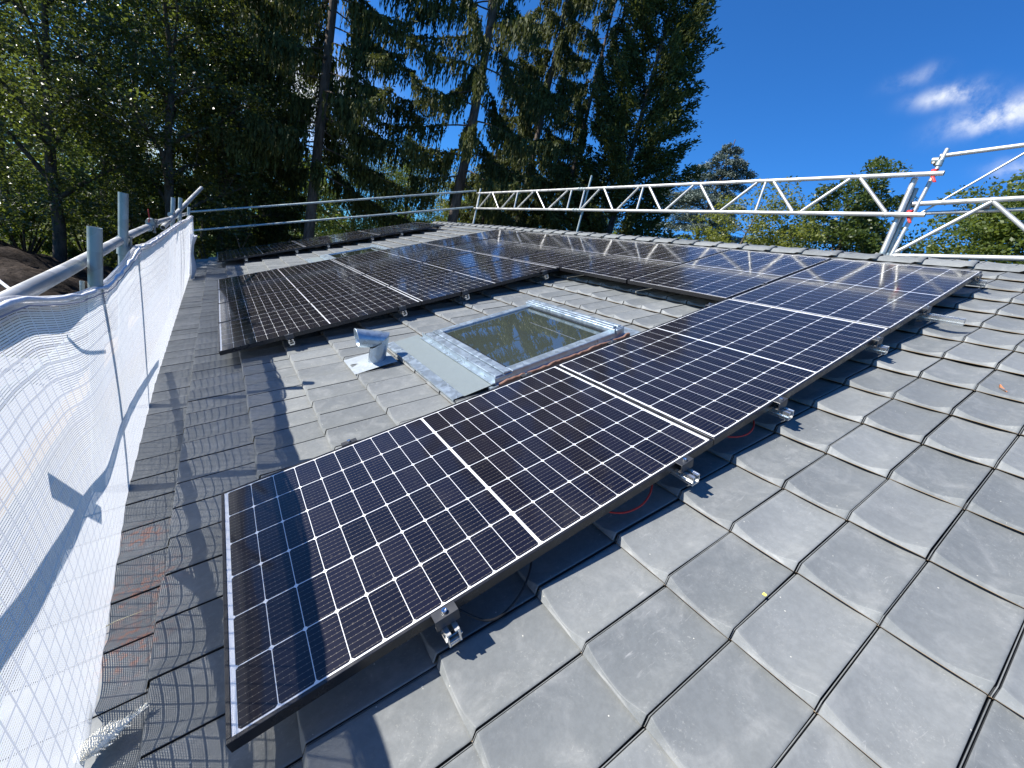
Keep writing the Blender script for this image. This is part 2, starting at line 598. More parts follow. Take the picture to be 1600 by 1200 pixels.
M = {
    'tile': tile_material(),
    'clay': simple("raw_clay_edge", (0.30, 0.215, 0.125), 0.9, 0.0, 0.45, 18.0, 0.3, 0.2),
    'cutclay': simple("cut_red_clay", (0.20, 0.115, 0.085), 0.9, 0.0, 0.55, 16.0, 0.5, 0.2),
    'groove': simple("dark_tile_joint", (0.02, 0.022, 0.025), 0.8),
    'galv': galv("galvanised_steel", (0.34, 0.395, 0.395), 0.45, 16.0, 0.55, 0.8),
    'alu': galv("aluminium_tube", (0.56, 0.56, 0.54), 0.45, 11.0, 0.65, 0.7),
    'zinc': galv("zinc_sheet", (0.44, 0.52, 0.58), 0.33, 30.0, 0.7, 0.8),
    'lead': galv("patterned_flashing", (0.20, 0.235, 0.24), 0.5, 120.0, 0.2, 0.3),
    'rail': simple("bare_aluminium_rail", (0.82, 0.82, 0.80), 0.25, 0.9, 0.08),
    'chrome': simple("stainless_hook", (0.75, 0.75, 0.74), 0.16, 1.0, 0.1),
    'blackmetal': simple("black_anodised_frame", (0.022, 0.022, 0.024), 0.30, 0.35, 0.2, 9.0, 0.0, 0.7),
    'clampm': simple("dark_grey_clamp", (0.06, 0.062, 0.066), 0.4, 0.5, 0.2),
    'cell': cell_material(),
    'sheet': glossy_sheet("white_backsheet", (0.78, 0.79, 0.80)),
    'redcable': simple("red_solar_cable", (0.50, 0.022, 0.012), 0.45, 0.0, 0.15),
    'blackcable': simple("black_solar_cable", (0.015, 0.015, 0.015), 0.45),
    'net': net_material(),
    'hem': simple("net_hem", (0.72, 0.73, 0.76), 0.9, 0.0, 0.25, 45.0, 0.8, 0.2, 160.0),
    'plastic': simple("white_plastic_film", (0.78, 0.80, 0.82), 0.35, 0.0, 0.06),
    'cord': simple("white_cord", (0.80, 0.80, 0.78), 0.8),
    'redtape': simple("red_barrier_tape", (0.55, 0.03, 0.03), 0.5),
    'rust': simple("worn_coupler_steel", (0.30, 0.28, 0.25), 0.55, 0.6, 0.4, 30.0),
    'render': simple("cream_render", (0.62, 0.58, 0.50), 0.9, 0.0, 0.08, 2.0, 0.3),
    'plank': simple("deck_board", (0.30, 0.23, 0.15), 0.85, 0.0, 0.3, 4.0, 0.4),
    'fluff': feather_material(),
    'straw': simple("dry_straw", (0.62, 0.55, 0.36), 0.8),
    'dryleaf': simple("dry_brown_leaf", (0.45, 0.17, 0.07), 0.7),
    'yellowleaf': simple("yellow_leaf_scrap", (0.75, 0.68, 0.12), 0.6),
    'grass': grass_material(),
    'earth': earth_material(),
    'paving': simple("grey_paving", (0.30, 0.31, 0.33), 0.85, 0.0, 0.12, 1.5, 0.3),
    'bark_spruce': bark_material("spruce_bark", (0.055, 0.042, 0.035), (0.17, 0.14, 0.12)),
    'bark_broad': bark_material("grey_bark", (0.04, 0.035, 0.03), (0.14, 0.12, 0.10)),
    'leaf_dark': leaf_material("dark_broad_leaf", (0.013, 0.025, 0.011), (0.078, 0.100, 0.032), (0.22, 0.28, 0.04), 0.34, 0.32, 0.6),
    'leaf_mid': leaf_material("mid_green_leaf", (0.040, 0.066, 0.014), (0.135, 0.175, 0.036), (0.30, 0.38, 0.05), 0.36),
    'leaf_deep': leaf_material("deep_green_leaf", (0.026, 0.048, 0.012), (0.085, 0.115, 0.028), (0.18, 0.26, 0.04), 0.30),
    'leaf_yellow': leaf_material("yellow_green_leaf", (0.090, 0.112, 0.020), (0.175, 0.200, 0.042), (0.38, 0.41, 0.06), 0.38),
    'needle': leaf_material("spruce_needle", (0.018, 0.029, 0.011), (0.115, 0.128, 0.040), (0.15, 0.17, 0.03), 0.22, 0.6, 0.2),
    'needle2': leaf_material("dense_fir_needle", (0.020, 0.034, 0.016), (0.130, 0.145, 0.042), (0.15, 0.17, 0.03), 0.22, 0.6, 0.2),
    'cedar': leaf_material("blue_cedar_needle", (0.11, 0.15, 0.135), (0.25, 0.29, 0.25), (0.08, 0.12, 0.09), 0.12, 0.6, 0.3),
}

# dark skylight pane: coated double glazing over a dark room
mg, tg, og = mat("skylight_glass")
pg = pbsdf(tg, og, (0.045, 0.055, 0.046), 0.02, 0.0, 0.6, tg.bump(tg.noise(tg.coords('Object'), 3.5, 2.0), 0.004, 0.12), 1.0, 0.01)  # base colour lifted green to stand in for reflected sunlit trees
pg.inputs['Coat IOR'].default_value = 2.2
M['pane'] = mg

# ---------------------------------------------------------------- the ground
GZ = -3.2
g = MB()
ring = [0, 6, 12, 20, 30, 45, 70, 120, 250, 600, 1500]
P = []
for r in ring:
    P.append([Vector((r * math.cos(a) + 3, r * math.sin(a) + 5, GZ)) for a in np.linspace(0, 2 * math.pi, 65)])
g.grid(P, 0)
tag(g.build('ground', M['grass']), kind='structure')

# a rough bank of brown earth left of the house, and the paved path before it
nx, ny = 60, 60
P = []
for i in range(nx):
    row = []
    for j in range(ny):
        a, b = i / (nx - 1) * 2 - 1, j / (ny - 1) * 2 - 1
        x, y = -6.9 + a * 5.2, 19.5 + b * 6.5
        h = max(0.0, 1 - (abs(a) ** 2.2 + abs(b) ** 2.2)) ** 0.55 * 1.5
        h *= 0.86 + 0.16 * math.sin(a * 7 + b * 5) + 0.10 * math.sin(a * 15 - b * 11 + 2)
        h += random.uniform(-0.05, 0.05) * (h > 0.05)
        row.append(Vector((x, y, GZ + 0.006 + h)))
    P.append(row)
tag(MB().grid(P, 0).build('earth_mound', M['earth']), kind='structure')
g = MB()
g.grid([[Vector((x, y, GZ + 0.012)) for y in (2, 6, 10, 12.8)] for x in (-16, -10, -6, -2.2)], 0, False)
tag(g.build('path', M['paving']), kind='structure')

# ---------------------------------------------------------------- the house
U0, U1 = -4.2, 12.62           # roof ends along the ridge
VE, VR = -0.86, 6.10           # eave and ridge in roof coordinates
WT = -0.157                     # tile trough plane
PV, PU = 1.757, 1.0559         # module pitch
house = empty('house', R2W(0, 0, 0), ROOF_ROT)
tag(house, 'house whose grey tiled roof carries the black solar panels', 'house')

# tiles: one moulded tile repeated over the slope
TL, TW = 0.348, 0.2145


def tile_profile(s):
    if s < 0.25:
        k = s / 0.25
        return 0.021 * (1 - k) + 0.003 * k
    if s < 0.36:
        return 0.003 * (1 - (s - 0.25) / 0.11)
    k = (s - 0.36) / 0.64
    h = 0.024 * k ** 2.1
    if s > 0.955:
        h -= 0.004 * ((s - 0.955) / 0.045) ** 2
    return h


SS = [0.0, 0.012, 0.04, 0.1, 0.18, 0.235, 0.265, 0.33, 0.42, 0.52, 0.62, 0.72, 0.82, 0.9, 0.945, 0.957, 0.961, 0.972, 0.974, 0.984, 0.986, 0.999]
GRV = {16: -0.013, 17: -0.013, 18: -0.006, 19: -0.006, 20: -0.014, 21: -0.014}
HS = np.array([tile_profile(min(s, 0.957)) for s in SS])
GO = np.array([GRV.get(i, 0.0) - (0.0025 if i == 0 else 0.0) - (0.0015 if i == 15 else 0.0) for i in range(len(SS))])
NOSE = 0.026                   # thickness step in the trough
CUT = 0.0140                   # height of the straight lower edge above the course below
BEV = 1.85                     # slope of the bevelled nose
nv_rows = 13


def tile_top(v, h):
    return NOSE * (1 - v / TL) + h * (1 - 0.60 * min(1.0, max(0.0, v / TL)))


def tile_rows(h):
    zt = tile_top(0.012, h)
    vb = (zt - CUT) / BEV
    r = [(0.080, CUT + 0.0005), (0.0012, CUT - 0.0012), (0.0, CUT + 0.0022)]
    for k in (0.12, 0.93):
        r.append((vb * k, CUT + (zt - CUT) * k))
    r.append((vb * 0.985 + 0.0006, zt - (zt - CUT) * 0.035))
    for dv in (0.0022, 0.0045, 0.010, 0.035):
        v = vb + dv
        r.append((v, tile_top(v, h) - (0.0003 if dv < 0.004 else 0.0)))
    for v in (0.12, 0.24, 0.375):
        r.append((v, tile_top(v, h)))
    return r


VS = tile_rows(0.0)
ns, nv = len(SS), len(VS)


def tile_field(name, v_start, courses, skip=None):
    cols = int((U1 - U0) / TW) + 1
    base_u = -0.236 - TW * 19 + 0.0   # joint grid measured on the roof
    # unit tile
    tv = np.zeros((nv, ns, 3), dtype=np.float32)
    for j, s in enumerate(SS):
        for i, (vv, zz) in enumerate(tile_rows(float(HS[j]))):
            tv[i, j] = (vv, s * TW, zz + GO[j] * (1.0 if i > 2 else 0.3))
    base = tv.reshape(-1, 3)
    # groove wall on both long sides
    left = base[[i * ns for i in range(4, nv)]].copy()
    left_low = left.copy()
    left_low[:, 2] -= 0.02
    n0 = len(base)
    unit = np.concatenate([base, left, left_low])
    q = []
    mi = []
    for i in range(nv - 1):
        for j in range(ns - 1):
            q.append((i * ns + j, i * ns + j + 1, (i + 1) * ns + j + 1, (i + 1) * ns + j))
            mi.append(1 if i <= 1 else (2 if j in (15, 16, 17, 19, 20) else 0))
    nl = nv - 4
    for i in range(nl - 1):
        q.append((n0 + i, n0 + i + 1, n0 + nl + i + 1, n0 + nl + i))
        mi.append(2)
    # flat bottom strip below the groove
    q = np.array(q)
    V, F, MI, T = [], [], [], []
    k = 0
    for c in range(courses):
        for r in range(cols + 2):
            v0 = v_start + c * TL
            u0 = base_u + r * TW
            if u0 > U1 - 0.05 or u0 < U0 - 0.2:
                continue
            if skip and skip(v0, u0):
                continue
            j = unit.copy()
            yaw = random.gauss(0, 0.004)
            lift = random.gauss(0, 0.0012)
            j[:, 1] += (j[:, 0] - 0.17) * yaw + random.gauss(0, 0.0009)
            j[:, 2] += lift + (j[:, 1] - 0.1) * random.gauss(0, 0.008)
            j[:, 0] += v0 + random.gauss(0, 0.0022)
            j[:, 1] += u0
            j[:, 2] += WT
            V.append(j)
            F.append(q + k * len(unit))
            MI.append(mi)
            T.append(np.full(len(unit), random.random() ** 1.3, dtype=np.float32))
            k += 1
    V = np.concatenate(V)
    o = mesh_np(name, V, np.concatenate(F), [M['tile'], M['clay'], M['groove']], house, np.concatenate(MI), True)
    a = o.data.attributes.new('tile_tint', 'FLOAT', 'POINT')
    a.data.foreach_set('value', np.concatenate(T))
    return o


def skylight_hole(v0, u0):
    vc, uc = v0 + TL / 2, u0 + TW / 2
    for (sv0, sv1, su0, su1) in ((1.32, 2.50, 1.27, 2.34), (1.9, 3.2, 8.1, 9.15)):
        if sv0 < vc < sv1 and su0 < uc < su1:
            return True
    return False


roof = tile_field('roof', 0.808 - TL * 4, 20, None)

# dark underlay just below the tiles, the far slope, walls
b = MB()
und = WT - 0.035
b.add([(VE, U0, und), (VR, U0, und), (VR, U1, und), (VE, U1, und)], [(0, 1, 2, 3)])
b.build('underlay', M['groove'], roof)
b = MB()
# far slope in roof coordinates (world mirrored about the ridge)
ridge_w = R2W(VR, 0, WT)
Winv = Matrix(((CT, 0, ST), (0, 1, 0), (-ST, 0, CT)))
far = []
nf = 19
for i in range(nf + 1):
    row = []
    for j in range(81):
        d = i / nf * 6.7
        uu = U0 + (U1 - U0) * j / 80
        zz = 0.012 * math.sin(j * 2.4) + (0.012 if i % 2 else 0)
        p = Vector((ridge_w.x + d * CT, uu, ridge_w.z - d * ST + zz))
        row.append(Winv @ p)
    far.append(row)
b.grid(far, 0)
fo = b.build('far_slope', M['tile'], roof)

# ridge caps
for k in range(46):
    u0 = U0 + k * 0.366
    if u0 > U1 - 0.3:
        break
    b = MB()
    rows = []
    for i, (du, r) in enumerate(((0.0, 0.112), (0.0, 0.121), (0.05, 0.122), (0.08, 0.111), (0.40, 0.103))):
        row = []
        for a in np.linspace(-1.25, 1.25, 13):
            wav = 0.010 * math.cos(a * 5) if i < 3 else 0.0
            # ridge direction frame: cross-section in world X/Z turned back into the roof frame
            p = Vector((math.sin(a) * (r + 0.02), 0, math.cos(a) * r - 0.085 + wav))
            p = Winv @ p
            row.append(Vector((VR + p.x + 0.02, u0 + du, WT + 0.02 + p.z)))
        rows.append(row)
    b.grid(rows, 0)
    r_ = b.build('ridge_tile', M['tile'], roof)
    a_ = r_.data.attributes.new('tile_tint', 'FLOAT', 'POINT')
    a_.data.foreach_set('value', np.full(len(r_.data.vertices), random.random(), dtype=np.float32))

# verge boards and walls (world-space numbers brought into the roof frame)
b = MB()


def rf(x, y, z):
    return Winv @ Vector((x, y, z))


eave_w = R2W(VE, 0, und - 0.03)
xr, zr = ridge_w.x, ridge_w.z - 0.09
xl, zl = eave_w.x + 0.45, eave_w.z + 0.45 * ST / CT
xr2 = xr + (xr - xl)
for yy in (U0 + 0.25, U1 - 0.25):
    for s in (0,):
        vs = [rf(xl, yy, GZ), rf(xr2, yy, GZ), rf(xr2, yy, zl), rf(xr, yy, zr), rf(xl, yy, zl)]
        b.add(vs, [(0, 1, 2, 3, 4)])
for xx in (xl, xr2):
    b.add([rf(xx, U0 + 0.25, GZ), rf(xx, U1 - 0.25, GZ), rf(xx, U1 - 0.25, zl), rf(xx, U0 + 0.25, zl)], [(0, 1, 2, 3)])
b.build('wall', M['render'], house)
for yy in (U0, U1):
    for sgn in (0, 1):
        if sgn == 0:
            pa, pb = R2W(VE, yy, und - 0.004), R2W(VR, yy, und - 0.004)
        else:
            pb, pa = Vector((ridge_w.x + 0.01, yy, ridge_w.z - 0.05)), Vector((ridge_w.x + 6.7 * CT, yy, ridge_w.z - 6.7 * ST - 0.05))
        dn = Vector((0, 0, -0.16))
        e = Vector((0, 0.03 if yy > 0 else -0.03, 0))
        b = MB()
        b.add([Winv @ q for q in (pa, pb, pb + dn, pa + dn, pa + e, pb + e, pb + dn + e, pa + dn + e)],
              [(0, 1, 2, 3), (4, 7, 6, 5), (0, 4, 5, 1), (3, 2, 6, 7), (0, 3, 7, 4), (1, 5, 6, 2)])
        b.build('verge_board', M['galv'], roof)
# gutter at the eave
b = MB()
gp = []
for y in np.linspace(U0, U1, 12):
    row = []
    for a in np.linspace(math.pi, 2 * math.pi, 9):
        p = R2W(VE - 0.05, y, und - 0.02)
        row.append(Winv @ Vector((p.x + 0.07 * math.cos(a), y, p.z + 0.07 * math.sin(a))))
    gp.append(row)
b.grid(gp, 0)
b.build('gutter', M['zinc'], house)

# ---------------------------------------------------------------- solar modules
PLEN, PWID = 1.752, 1.034      # frame outer size


def module_parts():
    root = empty('solar_panel')
    fr = MB()
    w_, t_ = 0.011, 0.035
    for lo, hi in (((0, 0, -t_), (PLEN, w_, 0)), ((0, PWID - w_, -t_), (PLEN, PWID, 0)),
                   ((0, w_, -t_), (w_, PWID - w_, 0)), ((PLEN - w_, w_, -t_), (PLEN, PWID - w_, 0))):
        fr.box(lo, hi, 0, 0.0012)
    fr.build('frame', M['blackmetal'], root)
    bs = MB()
    bs.box((w_ - 0.001, w_ - 0.001, -0.0065), (PLEN - w_ + 0.001, PWID - w_ + 0.001, -0.0025), 0)
    bs.build('backsheet', M['sheet'], root)
    # half-cut cells: 20 x 6, with clipped corners
    V, F = [], []
    mx = 0.024
    mid = 0.011
    gap = 0.0019
    cw = (PLEN - 2 * mx - mid - 18 * gap) / 20.0
    my = 0.0165
    gy = 0.0030
    ch = (PWID - 2 * my - 5 * gy) / 6.0
    c = 0.0062
    for i in range(20):
        x0 = mx + i * (cw + gap) + (mid - gap if i >= 10 else 0)
        x1 = x0 + cw
        for j in range(6):
            y0 = my + j * (ch + gy)
            y1 = y0 + ch
            k = len(V)
            V += [(x0 + c, y0, 0), (x1 - c, y0, 0), (x1, y0 + c, 0), (x1, y1 - c, 0), (x1 - c, y1, 0), (x0 + c, y1, 0), (x0, y1 - c, 0), (x0, y0 + c, 0)]
            F.append(range(k, k + 8))
    V = np.array(V)
    V[:, 2] = -0.00236
    mesh_np('cell_grid', V, np.array([list(f) for f in F]), M['cell'], root)
    jb = MB()
    jb.box((0.80, PWID / 2 - 0.04, -0.024), (0.95, PWID / 2 + 0.04, -0.0066), 0, 0.003)
    jb.build('junction_box', M['blackmetal'], root)
    return root


proto = module_parts()
ORD = ['first', 'second', 'third', 'fourth', 'fifth', 'sixth', 'seventh']
first_used = False


def place_panel(v, u, label):
    global first_used
    o = proto if not first_used else copy_tree(proto)
    first_used = True
    o.location = R2W(v + 0.0025, u + 0.008, random.gauss(0, 0.0008))
    o.rotation_euler = (random.gauss(0, 0.0010), -TH + random.gauss(0, 0.0008), 0)
    tag(o, label, 'solar panel', 'solar panels on the tiled roof')
    return o


place_panel(0, 0, 'black solar panel nearest the camera, bottom end of the front column beside the white netting')
place_panel(PV, 0, 'black solar panel in the middle of the front column, just below the skylight glass')
place_panel(2 * PV, 0, 'black solar panel topping the front column, long bare rail sticking out below')
TOPN = ['', 'ridge row panel bordering the bare tiles, second from the right, with bright truss reflections',
        'ridge row panel bordering the bare tiles, third from the right', 'fourth panel from the right in the ridge row, above the left block corner',
        'fifth panel from the right in the ridge row', 'sixth panel from the right in the ridge row, dimly mirroring the truss',
        'last and farthest panel of the ridge row, beside the truss end post']
for c in range(1, 7):
    place_panel(2 * PV, c * PU, TOPN[c])
NEAR = ['front', 'second', 'third', 'rearmost']
for c in range(3, 7):
    for r in range(2):
        place_panel(r * PV, c * PU, ('%s panel in the lowest row of the block left of the skylight, netting side' % NEAR[c - 3]) if r == 0
                    else ('%s panel in the middle row of the block left of the skylight' % NEAR[c - 3]))
UB = 10.13
for c in range(2):
    for r in range(3):
        place_panel(r * PV, UB + c * PU, '%s panel of the detached far row, %s line of it' %
                    (('lowest, netting side', 'middle', 'uppermost, ridge side')[r], ('front', 'hindmost')[c]))


# rails and clamps -------------------------------------------------------------
def rail_mesh(v, u0, u1):
    b = MB()
    z0, z1 = -0.076, -0.036
    hw = 0.02
    b.box((v - hw, u0, z0), (v + hw, u1, z0 + 0.006), 0)
    b.box((v - hw, u0 + 0.0005, z0 + 0.006), (v - hw + 0.004, u1 - 0.0005, z1), 0)
    b.box((v + hw - 0.004, u0 + 0.0005, z0 + 0.006), (v + hw, u1 - 0.0005, z1), 0)
    b.box((v - hw + 0.004, u0 + 0.001, z1 - 0.005), (v - 0.006, u1 - 0.001, z1 - 0.001), 0)
    b.box((v + 0.006, u0 + 0.001, z1 - 0.005), (v + hw - 0.004, u1 - 0.001, z1 - 0.001), 0)
    b.box((v - hw - 0.005, u0 + 0.001, z0 + 0.014), (v - hw, u1 - 0.001, z0 + 0.018), 0)
    b.box((v + hw, u0 + 0.001, z0 + 0.014), (v + hw + 0.005, u1 - 0.001, z0 + 0.018), 0)
    return b


RAILV = [0.527, 1.551, 2.243, 3.290, 4.045, 5.11]
HGT = ['lowest', 'second lowest', 'third lowest', 'third highest', 'second highest', 'highest']


def rail(v, u0, u1, label):
    root = empty('mounting_rail', R2W(0, 0, 0), ROOF_ROT)
    rail_mesh(v, u0, u1).build('rail_profile', M['rail'], root)
    u = u0 + 0.25
    while u < u1:
        h = MB()
        h.box((v + 0.021, u - 0.016, -0.155), (v + 0.027, u + 0.016, -0.045), 0)
        h.box((v - 0.02, u - 0.016, -0.155), (v + 0.021, u + 0.016, -0.149), 0)
        h.box((v + 0.027, u - 0.016, -0.155), (v + 0.20, u + 0.016, -0.149), 0)
        h.build('roof_hook', M['chrome'], root)
        u += 1.07
    tag(root, label, 'mounting rail', 'aluminium rails under the solar panels')
    return root


EXT = [-0.045, -0.062, -0.062, -0.062, -0.200, -0.062]
for i, v in enumerate(RAILV):
    rail(v, EXT[i], 7.44 if i > 3 else PU + 0.05,
         ('long bare aluminium rail end sticking far out below the top front panel' if i == 4 else
          'aluminium rail stub ending at the front column edge, %s of its six' % HGT[i]))
for i, v in enumerate(RAILV[:4]):
    rail(v, 3 * PU - 0.055, 7.44, 'aluminium rail under the block left of the skylight, %s of its four' % ('lowest', 'second lowest', 'second highest', 'highest')[i])
for i, v in enumerate(RAILV):
    rail(v, UB - 0.06, UB + 2 * PU + 0.05, 'aluminium rail under the detached far panels, %s of its six' % HGT[i])


def end_clamp_proto():
    root = empty('end_clamp')
    b = MB()
    # Z-shaped clamp body; local x along the frame, y outward is -y
    b.box((-0.035, -0.026, 0.0008), (0.035, 0.006, 0.0042), 0, 0.0006)
    b.box((-0.035, -0.026, -0.034), (0.035, -0.0225, 0.0008), 0, 0.0006)
    b.box((-0.035, -0.0225, -0.034), (0.035, -0.006, -0.0305), 0, 0.0006)
    b.build('clamp_body', M['clampm'], root)
    k = MB()
    k.tube((0, -0.011, 0.0042), (0, -0.011, 0.013), 0.0075, 12, 0, 0.55)
    k.build('bolt', M['chrome'], root)
    h = MB()
    pts = [(-0.013, -0.030, -0.040), (-0.013, -0.045, -0.055), (-0.011, -0.052, -0.080), (-0.010, -0.040, -0.094)]
    for s in (-1, 1):
        prev = None
        for (x, y, z) in pts:
            p = Vector((s * 0.017, y, z))
            if prev is not None:
                h.path([prev, p], 0.0035, 6, 0)
            prev = p
    h.box((-0.017, -0.052, -0.084), (0.017, -0.047, -0.076), 0)
    h.box((-0.017, -0.040, -0.062), (0.017, -0.030, -0.058), 0)
    h.build('hook_nut', M['chrome'], root)
    return root


ec = end_clamp_proto()
ec_used = False


def end_clamp(v, u, label, flip=False):
    global ec_used
    o = ec if not ec_used else copy_tree(ec)
    ec_used = True
    o.location = R2W(v, u, 0)
    o.rotation_euler = (Matrix.Rotation(-TH, 4, 'Y') @ Matrix.Rotation(math.pi if flip else 0, 4, 'Z')).to_euler()
    tag(o, label, 'clamp', 'end clamps along the panel edges')


EN = ['first', 'second', 'third', 'fourth', 'fifth', 'sixth']
for i, v in enumerate(RAILV):
    end_clamp(v, 0.006, 'steel end clamp on the front edge of the front panel column, %s from the bottom' % EN[i])
for i, v in enumerate(RAILV[:4]):
    end_clamp(v, PU + 0.002 - 0.012, 'end clamp peeping over the skylight-side edge of the front column, %s from the bottom' % EN[i], True)
    end_clamp(v, 3 * PU + 0.006, 'end clamp under the front edge of the left panel block, %s from the bottom' % EN[i])
for i, v in enumerate(RAILV):
    end_clamp(v, UB + 0.006, 'end clamp on the front edge of the detached far panels, %s from the bottom' % EN[i])

mcp = MB()
mcp.box((-0.03, -0.016, 0.0008), (0.03, 0.016, 0.0040), 0, 0.0006)
mcp.box((-0.03, -0.006, -0.03), (0.03, 0.006, 0.0008), 0)
mcp.tube((0, 0, 0.004), (0, 0, 0.011), 0.0065, 10, 0, 0.5)
mc0 = mcp.build('mid_clamp', M['clampm'])
mc_used = False


def mid_clamp(v, u, label):
    global mc_used
    o = mc0 if not mc_used else mc0.copy()
    if mc_used:
        COL.objects.link(o)
    mc_used = True
    o.location = R2W(v, u, 0)
    o.rotation_euler = ROOF_ROT
    tag(o, label, 'clamp', 'small mid clamps in the panel seams')


for c in range(1, 7):
    for i, v in enumerate(RAILV[4:]):
        mid_clamp(v, c * PU - 0.003, 'small dark %s clamp in the %s ridge row seam from the right' % (('lower', 'upper')[i], EN[c - 1]))
for c in range(4, 7):
    for i, v in enumerate(RAILV[:4]):
        mid_clamp(v, c * PU - 0.003, 'small dark clamp in the %s seam of the left block, %s from the netting' % (EN[c - 4], EN[i]))
for i, v in enumerate(RAILV):
    mid_clamp(v, UB + PU - 0.003, 'small dark clamp in the seam of the far panels, %s from the netting' % EN[i])


# cables
def cable(name, pts, r, m, label, cat='cable'):
    P = [Vector(p) for p in pts]
    out = []
    for i in range(len(P) - 1):
        p0, p1, p2, p3 = P[max(i - 1, 0)], P[i], P[i + 1], P[min(i + 2, len(P) - 1)]
        for k in range(8):
            t = k / 8
            out.append(0.5 * ((2 * p1) + (p2 - p0) * t + (2 * p0 - 5 * p1 + 4 * p2 - p3) * t * t + (3 * p1 - p0 - 3 * p2 + p3) * t ** 3))
    out.append(P[-1])
    b = MB()
    b.path(out, r, 8, 0)
    o = b.build(name, m)
    tag(o, label, cat)
    return o


cable('red_cable', [R2W(1.10, 0.20, -0.045), R2W(1.19, 0.03, -0.066), R2W(1.29, -0.006, -0.080), R2W(1.38, 0.010, -0.070), R2W(1.45, 0.06, -0.045)], 0.0035, M['redcable'],
      'thin red cable sagging out below the edge of the nearest panel')
cable('red_cable', [R2W(1.80, 0.16, -0.045), R2W(1.90, 0.03, -0.062), R2W(1.99, -0.004, -0.074), R2W(2.07, 0.010, -0.062), R2W(2.15, 0.08, -0.045)], 0.0035, M['redcable'],
      'thin red cable loop peeping out below the middle panel of the front column')
cable('black_cable', [R2W(0.57, 0.02, -0.05), R2W(0.64, -0.035, -0.10), R2W(0.74, -0.02, -0.112), R2W(0.84, 0.04, -0.10), R2W(0.92, 0.14, -0.06)], 0.0035, M['blackcable'],
      'black cable loop in the shade beside the nearest end clamp')


# ---------------------------------------------------------------- roof windows
def roof_window(v0, v1, u0, u1, label, apron=True):
    root = empty('roof_window', R2W(0, 0, 0), ROOF_ROT)
    top = -0.064
    bot = -0.145
    f = MB()
    wd = 0.075
    # side and end cover profiles, each with a small step
    f.box((v0, u0, bot), (v0 + 0.14, u1, top - 0.012), 0, 0.004)
    f.box((v0 + 0.015, u0 + 0.006, top - 0.0118), (v0 + 0.075, u1 - 0.006, top - 0.002), 0, 0.003)
    f.box((v0 + 0.080, u0 + 0.006, top - 0.0117), (v0 + 0.135, u1 - 0.006, top + 0.004), 0, 0.003)
    f.box((v0 + 0.1402, u0, bot), (v1 - 0.1002, u0 + wd, top), 0, 0.004)
    f.box((v0 + 0.1402, u1 - wd, bot), (v1 - 0.1002, u1, top), 0, 0.004)
    f.box((v1 - 0.10, u0, bot), (v1, u1, top + 0.024), 0, 0.005)
    f.box((v1 - 0.094, u0 + 0.02, top + 0.0242), (v1 - 0.055, u1 - 0.02, top + 0.038), 0, 0.004)
    f.box((v1 - 0.045, u0 + 0.02, top + 0.0242), (v1 - 0.01, u1 - 0.02, top + 0.032), 0, 0.003)
    f.build('frame', M['zinc'], root)
    sa = MB()
    sa.box((v0 + 0.1404, u0 + wd + 0.0002, top - 0.03), (v0 + 0.152, u1 - wd - 0.0002, top - 0.006), 0)
    sa.box((v1 - 0.125, u0 + wd + 0.0002, top - 0.03), (v1 - 0.1004, u1 - wd - 0.0002, top - 0.006), 0)
    sa.build('glazing_bead', M['blackmetal'], root)
    p = MB()
    p.box((v0 + 0.1522, u0 + wd + 0.0004, top - 0.036), (v1 - 0.1252, u1 - wd - 0.0004, top - 0.014), 0)
    p.build('glass_pane', M['pane'], root)
    s = MB()
    s.box((v1 - 0.36, u0 + wd + 0.06, top - 0.0138), (v1 - 0.353, u1 - wd - 0.35, top - 0.0132), 0)
    s.build('spacer_strip', M['rail'], root)
    h = MB()
    h.box((v1 - 0.085, u0 - 0.012, top - 0.02), (v1 - 0.02, u0 - 0.0003, top + 0.02), 0, 0.003)
    h.build('corner_bracket', M['zinc'], root)
    if apron:
        a = MB()
        rows = []
        for i, vv in enumerate(np.linspace(v0 - 0.29, v0 - 0.0045, 9)):
            row = []
            for j, uu in enumerate(np.linspace(u0 - 0.01, u1 + 0.13, 40)):
                s_ = ((uu + 0.236) / TW) % 1.0
                zz = tile_profile(s_) * (0.10 if i > 1 else 0.35)
                row.append(Vector((vv, uu, -0.114 + zz + 0.008 * (i / 8))))
            rows.append(row)
        a.grid(rows, 0)
        ap = a.build('apron_flashing', M['lead'], root)
        a = MB()
        a.grid([[Vector((vv, uu, zz)) for uu in np.linspace(u0 - 0.012, u1 + 0.132, 12)] for vv, zz in ((v0 - 0.296, -0.117), (v0 - 0.294, -0.1045), (v0 - 0.225, -0.1035), (v0 - 0.222, -0.109))], 0, False)
        a.build('edge_strip', M['zinc'], root)
        a = MB()
        a.box((v0 - 0.004, u0 - 0.02, -0.125), (v0 - 0.0003, u1 + 0.02, -0.060), 0)
        a.box((v0 - 0.03, u0 - 0.02, -0.100), (v0 - 0.0042, u1 + 0.02, -0.094), 0)
        a.build('apron_upstand', M['zinc'], root)
    s2 = MB()
    for (ua, ub) in ((u0 - 0.036, u0 - 0.0004), (u1 + 0.0004, u1 + 0.036)):
        s2.box((v0 - 0.05, ua, -0.142), (v1 + 0.10, ub, -0.112), 0)
    s2.box((v1 + 0.0004, u0 - 0.07, -0.142), (v1 + 0.13, u1 + 0.06, -0.108), 0)
    s2.build('side_flashing', M['zinc'], root)
    return tag(root, label, 'skylight', 'skylights in the roof slope')


roof_window(1.455, 2.600, 1.285, 2.420, 'large open-view skylight with zinc frame between the front column and left block')
roof_window(1.80, 2.95, 7.62, 8.75, 'far skylight half hidden behind the left panel block')

